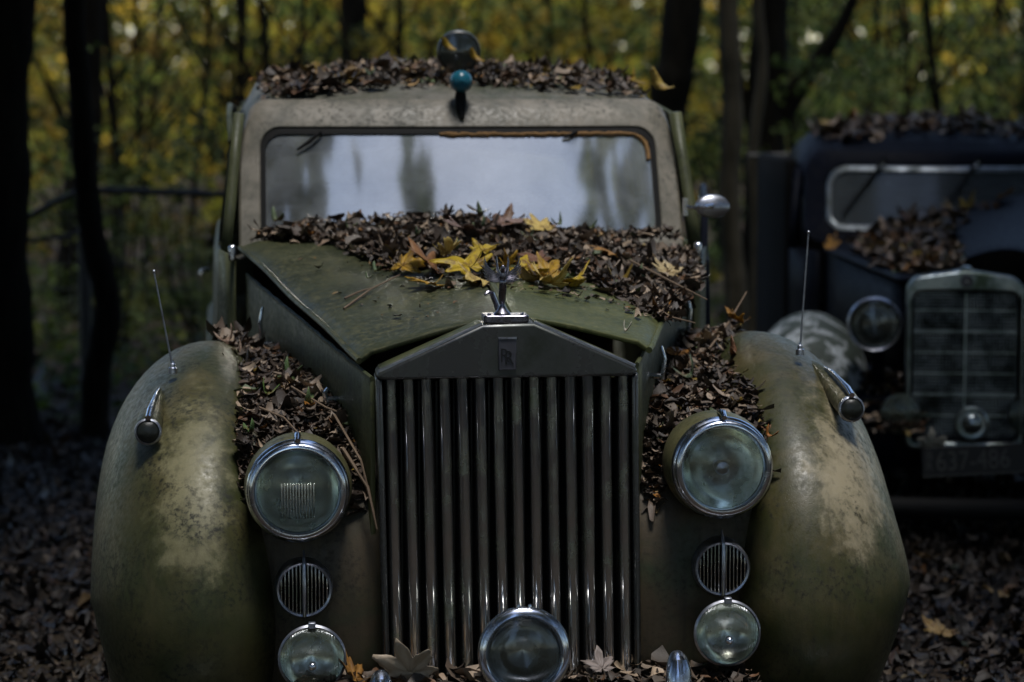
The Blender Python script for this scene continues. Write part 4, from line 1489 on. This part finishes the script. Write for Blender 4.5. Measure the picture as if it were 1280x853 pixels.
for k, (x, y, sz, lab) in enumerate([(-.275, .86, .032, 'pale green leaf sliver lying alone on the left bonnet panel'), (-.30, .78, .02, 'tiny green leaf on the bare left bonnet panel'),
                                     (-.335, 1.33, .04, 'green leaf at the left rear of the bonnet heap'), (-.15, 1.2, .034, 'green leaf above the golden curled leaf on bonnet'),
                                     (-.06, 1.0, .04, 'grey green leaf behind the upright yellow leaf'), (.03, 1.28, .04, 'dull green leaf in the centre of the bonnet heap'),
                                     (.16, 1.22, .038, 'green leaf right of centre on the bonnet heap'), (.26, 1.4, .045, 'green leaf under the steering wheel on the heap'),
                                     (.04, 1.42, .05, 'large dull green leaf against the windscreen'), (-.53, 1.45, .05, 'green leaf standing at the left corner of the windscreen'),
                                     (.43, .86, .05, 'long green leaf near the right bonnet edge')]):
    place_leaf(lab, 'green_leaf', sz, (.13, .19, .10) if k < 2 else (.10, .14, .075), BZ(x, y, .008 if k < 2 else .018 + .03 * max(0, (y - 1.1) / .3)), (15 + 8 * (k % 3), 8, 40 * k), .7, k, group='green leaves on the bonnet')
place_leaf('small white curled petal like leaf at the front right bonnet corner', 'green_leaf', .018, (.5, .48, .42), BZ(.285, .17, .006), (10, 5, 40), 1.4, 3)
CZ = lambda x, y, d=.05: (x, y, cat_h(x, y) + d)
for k, (x, y, sz, col, lab) in enumerate([(-.50, .62, .05, (.09, .15, .06), 'green leaf in the left heap near the bonnet side'), (-.56, .42, .045, (.11, .2, .05), 'bright green leaf on the left heap above headlight'),
                                          (-.46, .36, .05, (.10, .15, .06), 'green leaf on the left heap close to the engine panel'), (-.60, .2, .035, (.09, .16, .06), 'green leaf at the outer front edge of the left heap'),
                                          (-.66, .82, .05, (.3, .21, .16), 'pinkish dry leaf at the rear of the left heap'), (-.63, .7, .045, (.28, .2, .15), 'second pinkish dry leaf lower on the left heap')]):
    place_leaf(lab, 'fallen_leaf', sz, col, CZ(x, y), (20, 10, 55 * k + 20), .8, 20 + k, group='leaves on the left heap')
for k, (x, y, sz, col, lab) in enumerate([(.50, .78, .065, (.34, .15, .02), 'orange leaf on the right heap beside the bonnet'), (.68, .92, .055, (.4, .2, .02), 'orange leaf at the top of the right heap'),
                                          (.60, .85, .06, (.42, .34, .24), 'pale leaf at the top of the right heap'), (.49, .5, .055, (.08, .12, .07), 'dull green leaf in the middle of the right heap'),
                                          (.62, .6, .05, (.22, .11, .06), 'russet leaf at the outer side of the right heap'), (.625, .14, .03, (.36, .14, .03), 'orange leaf at front tip of the right heap')]):
    place_leaf(lab, 'maple_leaf' if k < 3 else 'fallen_leaf', sz * (.8 if k < 3 else 1), col, CZ(x, y, .065), (30, 10, 75 * k + 10), .9, 30 + k, group='leaves on the right heap')
place_leaf('large pale beige maple leaf leaning against the bottom of the grille', 'maple_leaf', .085, (.40, .33, .25), (-.245, -.07, .365), (62, 12, 165), .6, 40, mat='dead_leaf')
place_leaf('orange brown leaf beside the left fog lamp', 'maple_leaf', .055, (.26, .13, .03), (-.37, -.05, .345), (45, 20, 60), 1.1, 41)
place_leaf('grey curled leaf at the grille foot right of the centre lamp', 'maple_leaf', .045, (.2, .17, .16), (.20, -.05, .355), (40, 0, 20), 1.4, 42, mat='dead_leaf')
place_leaf('yellow leaf upright against the roof spotlight', 'green_leaf', .055, (.4, .28, .03), (-.015, 1.945, 1.785), (75, 0, 10), .5, 43)
place_leaf('yellow leaf in front of the roof spotlight lower right', 'green_leaf', .055, (.4, .26, .03), (.065, 1.93, 1.752), (75, 0, 20), .5, 44)
place_leaf('long yellow leaf poking out at the right corner of the roof', 'green_leaf', .09, (.38, .28, .07), (.62, 1.9, 1.67), (60, 0, 4), .6, 45)
for k, (x, y, d, sz, col, lab) in enumerate([(.10, 1.18, .09, .06, (.34, .24, .03), 'yellow leaf on top of the blue car heap'), (.03, 1.2, .09, .055, (.3, .18, .02), 'golden leaf standing in the blue car heap'),
                                             (.17, 1.05, .10, .07, (.28, .16, .09), 'tan leaf at the right end of the blue car heap'), (-.12, .25, .02, .06, (.34, .24, .14), 'pale tan leaf just above the blue car grille'),
                                             (.21, 1.1, .16, .07, (.26, .12, .03), 'orange leaf stuck on the lifted blue bonnet panel'), (-.44, 1.2, .01, .05, (.4, .2, .03), 'orange leaf at the left corner of the blue car screen')]):
    place_leaf(lab, 'maple_leaf', sz, col, (x, y, hood2_z(x, y) + d), (45, 10, 60 * k), .8, 50 + k, M=BLUM, group='leaves on the blue car')
place_leaf('pale leaf draped over the corner of the number plate', 'maple_leaf', .06, (.34, .32, .27), (-.12, -.10, .40), (55, 0, 170), .7, 60, M=BLUM, mat='dead_leaf')
for k, (x, y, sz, lab) in enumerate([(1.28, 7.75, .07, 'ochre maple leaf on the ground right of the pale fender'), (1.55, 8.3, .06, 'tan leaf on the ground below the number plate'), (1.42, 8.9, .05, 'orange leaf on the ground near blue car wheel')]):
    place_leaf(lab, 'maple_leaf', sz, (.26, .17, .05), (x, y, .05), (18, 12, 50 * k), .8, 70 + k, M=Matrix.Identity(4))

# twigs
def twig(label, pts, r, M=CARM):
    b = MB(); b.tube([M @ Vector(p) for p in pts], [r, r * .9, r * .5][:len(pts)] if len(pts) == 3 else r, 6)
    tag(b.build('twig', 'twig'), label, 'twig', 'twigs lying on the pale car')


twig('thin bare twig lying across the left bonnet panel', [BZ(-.37, .50, .006), BZ(-.30, .62, .012), BZ(-.22, .74, .012)], .0032)
twig('short twig beside the longer one on the left bonnet panel', [BZ(-.365, .60, .006), BZ(-.33, .63, .008), BZ(-.30, .66, .006)], .0028)
twig('twig sticking out over the front right bonnet edge', [BZ(.36, .55, .02), BZ(.43, .40, .012), (.475, .32, 1.105)], .003)
twig('long twig on the right side of the bonnet heap', [BZ(.40, .95, .04), BZ(.50, .75, .03), BZ(.56, .66, .02)], .0035)
twig('long stem hanging down beside the left headlight', [(-.40, .25, .90), (-.345, .06, .82), (-.315, .03, .70)], .0032)
twig('second stem leaning from the left heap toward the grille', [(-.385, .12, .84), (-.33, .04, .76), (-.31, .02, .665)], .0045)
twig('pale twig lying flat on top of the left heap', [CZ(-.50, .45, .06), CZ(-.42, .3, .065), CZ(-.35, .25, .06)], .003)
twig('small twig on the left heap above the chrome headlight rim', [CZ(-.58, .3, .055), CZ(-.52, .26, .06), CZ(-.47, .18, .06)], .0028)
twig('twig lying at the top of the right heap', [CZ(.58, .75, .06), CZ(.66, .9, .075), CZ(.72, .98, .10)], .0035)


# ================================================================== TREES, SHRUBS, FENCE
def bez(p, n=9):
    return [tuple(q) for q in catmull(p, n)]


def make_tree(name, label, pts, r0, r1, mat='bark_dark', crown=None, limbs=(), group=None, cat='tree', leaf_cols=None, nleaf=350):
    base = pts[0]
    root = empty(name, base)
    tag(root, label, cat, group)
    off = Vector(base)
    path = [Vector(p) - off for p in bez(pts, 8)]
    N = len(path)
    k0 = rng.uniform(0, 6, 3)
    rad = [(r0 + (r1 - r0) * i / (N - 1)) * (1 + 0.06 * math.sin(i * 0.9 + k0[0]) + 0.04 * math.sin(i * 2.3 + k0[1])) * (1 + 0.45 * math.exp(-i * 0.9)) for i in range(N)]
    b = MB(); b.tube([path[0] - Vector((0, 0, 0.15))] + path, [rad[0] * 1.15] + rad, 14)
    b.build('trunk', mat, root)
    for lp, lr in limbs:
        b = MB(); lpp = [Vector(p) - off for p in bez(lp, 6)]
        b.tube(lpp, [lr * (1 - 0.75 * i / (len(lpp) - 1)) for i in range(len(lpp))], 9)
        b.build('limb', mat, root)
    if crown:
        cc, cr = crown
        n_ = nleaf
        nb = max(6, n_ // 60)
        d = rng.normal(0, 1, (nb, 3)); d /= np.linalg.norm(d, axis=1, keepdims=True)
        cen = np.array(cc) - np.array(base) + d * np.array(cr) * rng.random((nb, 1)) ** 0.4
        P = cen[rng.integers(0, nb, n_)] + rng.normal(0, 1, (n_, 3)) * np.array(cr) * 0.16
        cols = (LEAFC if leaf_cols is None else leaf_cols)[rng.integers(0, len(LEAFC if leaf_cols is None else leaf_cols), n_)] * rng.uniform(0.6, 1.2, (n_, 1))
        flat_leaves('crown', P, np.tile([0, 0, 1.0], (n_, 1)), rng.uniform(0.16, 0.34, n_), cols, parent=root)
    return root


LEAFC = np.array([(.24, .20, .025), (.18, .17, .025), (.13, .15, .03), (.09, .12, .025), (.30, .22, .025), (.07, .10, .02), (.34, .22, .02)])
GREENC = np.array([(.06, .095, .02), (.09, .13, .026), (.045, .07, .016), (.14, .16, .03)])

make_tree('forest_tree', 'thick dark trunk at the far left edge of the picture', [(-2.36, 11.96, 0), (-2.36, 11.96, .8), (-2.33, 11.96, 1.6), (-2.26, 12, 2.6), (-2.2, 12.2, 5)], .185, .13,
          crown=((-2.2, 12.2, 6.2), (2.2, 2.2, 1.8)), group='large trees behind the cars')
make_tree('forest_tree', 'dark trunk with S bend standing right of the leftmost trunk', [(-1.93, 12.09, 0), (-1.915, 12.09, .3), (-1.86, 12.09, .62), (-1.925, 12.1, .95), (-1.95, 12.1, 1.2), (-1.975, 12.1, 1.7), (-1.99, 12.1, 2.1), (-1.95, 12.2, 4.2)],
          .068, .05, crown=((-1.9, 12.6, 5.4), (1.6, 1.6, 1.2)), nleaf=250, group='large trees behind the cars')
make_tree('forest_tree', 'straight dark trunk behind the S bent trunk on the left', [(-2.87, 17.3, 0.03), (-2.86, 17.3, .6), (-2.80, 17.3, 1.2), (-2.76, 17.3, 2.2), (-2.7, 17.3, 6)], .13, .1,
          crown=((-2.7, 17.3, 6.5), (2.4, 2.4, 2)), limbs=[([(-2.79, 17.3, 1.1), (-2.95, 17.2, 1.45), (-3.05, 17.1, 1.75)], .04)], group='large trees behind the cars')
make_tree('forest_tree', 'upright dark trunk above the left half of the pale car roof', [(-1.2, 20, .07), (-1.2, 20, 1.2), (-1.19, 20, 2.4), (-1.15, 20, 6)], .12, .1,
          crown=((-1.1, 20, 6.2), (2.2, 2.2, 1.8)), limbs=[([(-1.19, 20, 1.7), (-1.0, 20, 1.95), (-0.85, 19.9, 2.5)], .05)], group='large trees behind the cars')
make_tree('forest_tree', 'leaning black trunk beside right corner of the pale car roof', [(.88, 16, .02), (.90, 16, .8), (.945, 16, 1.5), (1.03, 16, 2.1), (1.25, 16.2, 5)], .125, .12,
          crown=((1.4, 16.2, 6), (2.2, 2.2, 1.8)), group='large trees behind the cars')
make_tree('forest_tree', 'paler grey barked trunk between the two cars', [(1.17, 14, 0), (1.19, 14, .5), (1.15, 14, 1.0), (1.165, 14, 1.5), (1.13, 14, 2.2), (1.05, 14.1, 5)], .062, .05, mat='bark_grey',
          crown=((1.1, 14.2, 5.8), (1.8, 1.8, 1.5)), group='large trees behind the cars')
make_tree('forest_tree', 'second slim grey trunk touching the paler one between the cars', [(1.27, 14.3, 0), (1.33, 14.3, .6), (1.30, 14.3, 1.2), (1.345, 14.3, 1.7), (1.31, 14.3, 2.3), (1.3, 14.3, 4.5)], .038, .03, mat='bark_grey', group='large trees behind the cars')
make_tree('forest_tree', 'black forked trunk left of the blue car roof with a slanting limb', [(1.50, 16, .02), (1.52, 16, .8), (1.54, 16, 1.5), (1.56, 16, 2.4), (1.6, 16, 5.5)], .13, .11,
          limbs=[([(1.56, 16, 1.30), (1.75, 16, 1.62), (1.98, 16, 1.95), (2.15, 16, 2.4)], .085), ([(1.53, 16, 1.2), (1.38, 16, 1.6), (1.33, 16, 2.3)], .05)],
          crown=((1.8, 16.3, 6.3), (2.4, 2.4, 1.9)), group='large trees behind the cars')
thin = [(-2.63, 17.8, .032, 'thin straight stem just right of the left trunks'), (-2.9, 21, .03, 'slender stem leaning in the gap left of the pale car'), (-1.58, 18, .032, 'thin stem above the left corner of pale car roof'),
        (-1.95, 19, .045, 'slim dark stem beside the left pillar of the pale car'), (-0.35, 22, .045, 'slim dark stem directly behind the roof lamp'), (0.35, 24, .05, 'slim stem right of the roof lamp in the distance'),
        (3.01, 18, .035, 'thin stem above the right part of the blue car roof'), (3.33, 22, .03, 'very thin stem over the blue car roof'), (2.55, 19, .026, 'thin stem above the left part of the blue car roof'), (3.67, 20, .03, 'thin stem at the right edge of the picture'),
        (-0.75, 17.5, .03, 'thin stem left of the roof spotlight')]
for k in range(12):
    x_ = [-3.1, -2.2, -1.75, -1.4, -.55, .1, .75, 1.9, 2.25, 2.8, 3.5, 3.9][k]
    thin.append((x_, 19 + (k * 37 % 7), .022 + .004 * (k % 3), ['faint stem in the gap beside the left trunks', 'faint stem above the fence rail', 'faint stem touching the pale cabin pillar', 'faint stem over the roof left of the lamps',
                 'faint stem close left of the roof lamps', 'faint stem close right of the roof lamps', 'faint stem left of the leaning black trunk', 'faint stem right of the forked trunk', 'faint stem over the blue roof corner',
                 'faint stem over the middle of the blue roof', 'faint stem between two thin stems at right', 'faint stem in the top right corner'][k]))
for k, (x_, ph) in enumerate([(-2.95, 'crossing the gap left of the S bent trunk'), (-2.45, 'rising through the broken fence rail'), (-2.05, 'just behind the whole fence rail'), (-1.7, 'close to the pale cabin side'), (-1.3, 'over the roof corner at left'),
                              (-.9, 'over the left third of the pale roof'), (.2, 'over the middle of the pale roof'), (.6, 'over the right third of the pale roof'), (1.75, 'between forked trunk and blue roof'), (2.4, 'over the left third of the blue roof'), (2.95, 'over the right third of the blue roof')]):
    thin.append((x_, 15.2 + (k * 29 % 5) * .6, .014 + .003 * (k % 3), 'bare twiggy sapling ' + ph))
for x, y, r, lab in thin:
    l1, l2 = rng.normal(0, .06), rng.normal(0, .12)
    make_tree('sapling_tree', lab, [(x, y, float(ground_z(x, y))), (x + l1, y, .8), (x + l2 * .5, y, 1.6), (x + l2, y, 2.6), (x + l2 * 2, y, 4)], r, r * .7,
              limbs=[([(x + l2 * .4, y, .9 + .22 * k), (x + rng.uniform(.15, .35) * (1 if k % 2 else -1), y + rng.normal(0, .1), 1.2 + .27 * k), (x + rng.uniform(.4, .8) * (1 if k % 2 else -1), y, rng.uniform(1.3, 1.8) + .3 * k)], r * .5) for k in range(5)],
              group='slender stems behind the cars')


def shrub(label, x, y, h, w, n_, cols, size=(0.05, 0.10), stems=5, group='yellowing bushes behind the cars'):
    z0 = float(ground_z(x, y))
    root = empty('yellow_bush', (x, y, z0))
    tag(root, label, 'bush', group)
    b = MB()
    tops = []
    for k in range(stems):
        a = rng.uniform(0, 6.28); rr = w * rng.uniform(.3, 1)
        tp = (rr * math.cos(a), rr * math.sin(a), h * rng.uniform(.7, 1))
        md = (tp[0] * .35 + rng.normal(0, .06), tp[1] * .35, tp[2] * .5)
        path = bez([(rng.normal(0, .05), rng.normal(0, .05), -0.05), md, tp], 5)
        tops.append(path)
        b.tube(path, [.018 * (1 - .8 * i / (len(path) - 1)) for i in range(len(path))], 6)
    b.build('stems', 'bark_dark', root)
    # leaf sprays: clusters along arching twigs
    ns = max(8, n_ // 28)
    cen = np.stack([rng.normal(0, w * .55, ns), rng.normal(0, w * .4, ns), h * (0.12 + 0.95 * rng.random(ns))], 1)
    dr = rng.normal(0, 1, (ns, 3)) * np.array([1, .6, .35])
    dr /= np.linalg.norm(dr, axis=1, keepdims=True)
    idx = rng.integers(0, ns, n_)
    P = cen[idx] + dr[idx] * rng.uniform(-.3, .3, (n_, 1)) * w + rng.normal(0, .035, (n_, 3))
    cc = (cols[rng.integers(0, len(cols), ns)] * rng.uniform(.45, 1.35))[idx] * rng.uniform(.65, 1.25, (n_, 1))
    flat_leaves('leaves', P, np.tile([0, -.75, .7], (n_, 1)), rng.uniform(*size, n_), cc, tilt=.7, parent=root)
    return root


YELC = np.array([(.46, .38, .035), (.36, .34, .035), (.22, .26, .035), (.50, .33, .03), (.12, .15, .03), (.2, .13, .02), (.08, .11, .025)])
bush_i = 0
bushes = []
where = [('left of the leftmost trunks', -3.3), ('between the left trunks', -2.6), ('left of the pale cabin', -1.9), ('behind the left roof half', -1.1),
         ('behind the roof lamp', -0.2), ('behind the right roof half', .6), ('behind the trunks between the cars', 1.4), ('behind the left end of the blue roof', 2.3), ('behind the right end of the blue roof', 3.2)]
for d_i, (dist, hh) in enumerate([(15.5, 1.5), (18.5, 2.2), (22, 2.7), (27, 3.2)]):
    how = ['nearest', 'second nearest', 'third', 'most distant'][d_i]
    tone = [('low olive', GREENC), ('mixed green and yellow', LEAFC), ('golden yellow', YELC), ('pale yellow', YELC)][d_i]
    for wl, wx in where:
        if d_i == 0 and wl in ('behind the roof lamp', 'behind the right roof half') : continue
        if (d_i in (1, 3) and wl == 'left of the pale cabin') or (d_i == 2 and wl in ('between the left trunks', 'behind the trunks between the cars')): continue
        x = wx * dist / 17 + rng.normal(0, .2)
        right = x / dist > .1
        cols = GREENC if (right and d_i < 3 and rng.random() < .7) else tone[1]
        tn = 'olive green' if cols is GREENC else tone[0]
        shrub(f'{tn} bush {wl}, {how} row', x, dist + rng.normal(0, .5), hh * rng.uniform(.8, 1.15), .75 * dist / 17, [1100, 2200, 2600, 2600][d_i], cols, (0.034 * dist / 16, 0.075 * dist / 16))

# undergrowth and the wood beyond
def cover(name, label, n_, box, h, size, cols, cat='undergrowth'):
    q = np.stack([rng.uniform(box[0], box[1], n_), rng.uniform(box[2], box[3], n_)], 1)
    lump = 0.5 + 0.5 * np.sin(q[:, 0] * 3.1 + 1) * np.cos(q[:, 1] * 2.3)
    P = np.stack([q[:, 0], q[:, 1], ground_z(q[:, 0], q[:, 1]) + h * lump * rng.random(n_)], 1)
    o = flat_leaves(name, P, np.tile([0, 0, 1.0], (n_, 1)), rng.uniform(*size, n_), cols[rng.integers(0, len(cols), n_)] * rng.uniform(.5, 1.1, (n_, 1)), tilt=.5, aspect=.8)
    return tag(o, label, cat, kind='stuff')


cover('ivy_undergrowth', 'low dark green undergrowth left behind the pale car', 5000, (-5, -.9, 12.6, 19), .35, (.05, .1), GREENC)
cover('ivy_undergrowth', 'low dark undergrowth between and behind the cars', 3500, (.4, 5, 12.6, 19), .3, (.05, .1), GREENC)
nn_ = 60000
P = np.stack([rng.uniform(-15, 15, nn_), rng.uniform(34, 52, nn_), rng.uniform(0.2, 6, nn_)], 1)
clump = np.sin(P[:, 0] * .9) + np.cos(P[:, 2] * 1.3 + P[:, 0] * .4) + rng.normal(0, .8, nn_)
P = P[clump + 1.2 * np.sin(P[:, 0] * .55 + 2.2) > -1.7]
P = P[~((P[:, 0] > -6.4) & (P[:, 0] < -3.9) & (P[:, 2] > 1.2) & (rng.random(len(P)) < .4))]
far = flat_leaves('distant_wood', P, np.tile([0, -.7, .7], (len(P), 1)), rng.uniform(.18, .36, len(P)), YELC[rng.integers(0, len(YELC), len(P))] * rng.uniform(.7, 1.5, (len(P), 1)), tilt=.8)
tag(far, 'hazy yellow foliage of the wood far behind the cars', 'woodland', kind='stuff')

# the wood closing in around the clearing on the camera's side
nn_ = 25000
a = rng.uniform(R(38), R(322), nn_)
rr = rng.uniform(6.5, 11.0, nn_)
P = np.stack([np.sin(a) * rr, 4.5 + np.cos(a) * rr, 13.5 * rng.random(nn_) ** .8], 1)
clump = np.sin(a * 9) + np.cos(P[:, 2] * 1.1 + a * 5) + rng.normal(0, .7, nn_)
lane = (np.abs(np.degrees(a) - 184) < 6 + 2 * np.sin(P[:, 2] * 1.3)) & (P[:, 2] > .9)
P = P[(clump > -1.4) & ~lane]
m_ = 5200
Q = np.stack([rng.uniform(-8, 6, m_), rng.uniform(-2, 6, m_), rng.uniform(6.5, 9.5, m_)], 1)
gap = np.sin(Q[:, 0] * 2.3 + .6) + np.cos(Q[:, 1] * 2.1 + Q[:, 0]) + .7 * np.sin(Q[:, 1] * 4.3 - Q[:, 0] * 3.1) + rng.normal(0, .25, m_)
Q = Q[gap > np.interp(Q[:, 0], [-8, -1, 0, .6, 2.6, 4, 6], [-.4, .3, 1.0, 2.1, 2.3, 1.5, .4])]
P = np.concatenate([P, Q])
# unseen boughs added to shade the trunks on the left and the ground and blue car on the right
S1 = np.stack([rng.uniform(-4.5, .1, 1500), rng.uniform(8.8, 13.5, 1500), rng.uniform(5.4, 7.4, 1500)], 1)
S2 = np.stack([rng.uniform(1.75, 5.4, 2600), rng.uniform(5.9, 11.0, 2600), rng.uniform(5.4, 7.4, 2600)], 1)
S3 = np.stack([rng.uniform(-4.0, -.2, 900), rng.uniform(4.2, 8.8, 900), rng.uniform(5.4, 7.4, 900)], 1)
S3 = S3[S3[:, 0] < -1.2 + .4 * np.sin(S3[:, 1])]
P = np.concatenate([P, S1, S2, S3])
wood = flat_leaves('wood_and_shade_boughs', P, np.tile([0, 0, 1.0], (len(P), 1)), rng.uniform(.35, .7, len(P)), GREENC[rng.integers(0, 4, len(P))] * rng.uniform(.5, 1.1, (len(P), 1)), tilt=.9, aspect=.75)
tag(wood, 'dark foliage of the unseen wood around the clearing, with boughs added for shade', 'woodland', kind='stuff')

# fence
fence = empty('wire_fence', (-1.8, 13, 0))
tag(fence, 'grey rail and wire mesh fence running behind the pale car', 'fence')
fo = Vector((-1.8, 13, 0))
for x in (-3.6, -2.11, -.3, 1.29, 2.9):
    b = MB(); b.tube([Vector((x, 13, -.1)) - fo, Vector((x, 13, .6)) - fo, Vector((x, 13, 1.12 if x < 0 else .74)) - fo], .032 if x < 1 else .04, 8); b.build('post', 'grey_wood', fence)
b = MB(); b.tube([Vector((-2.11, 12.95, 1.114)) - fo, Vector((-1.75, 12.95, 1.105)) - fo, Vector((-1.35, 12.95, 1.09)) - fo, Vector((-.3, 12.95, 1.08)) - fo], .018, 8); b.build('rail', 'grey_wood', fence)
b = MB(); b.tube([Vector((-2.45, 12.95, .94)) - fo, Vector((-2.25, 12.95, 1.05)) - fo, Vector((-2.11, 12.95, 1.114)) - fo], .016, 8); b.build('broken_rail', 'grey_wood', fence)
b = MB(); b.tube([Vector((-2.4, 12.95, .86)) - fo, Vector((-2.12, 12.95, .90)) - fo], .011, 8); b.build('lower_rail', 'grey_wood', fence)
b = MB(); b.tube([Vector((1.16, 13, 1.28)) - fo, Vector((1.45, 13, 1.285)) - fo], .011, 8); b.build('rail_end', 'grey_wood', fence)
b = MB()
b.tube([Vector((1.31, 13, 1.285)) - fo, Vector((1.31, 13, .7)) - fo], .011, 8); b.build('stay', 'grey_wood', fence)
for k in range(8):
    b = MB(); b.tube([Vector((-3.6, 12.98, .12 + .125 * k)) - fo, Vector((-.3, 12.98, .12 + .125 * k + .005)) - fo], .002, 5); b.build('wire', 'wire', fence)
b = MB()
for k in range(26):
    x = -3.55 + .125 * k
    b.tube([Vector((x, 12.985, .1)) - fo, Vector((x, 12.985, 1.02)) - fo], .002, 4)
b.build('wire_mesh', 'wire', fence)['kind'] = 'stuff'
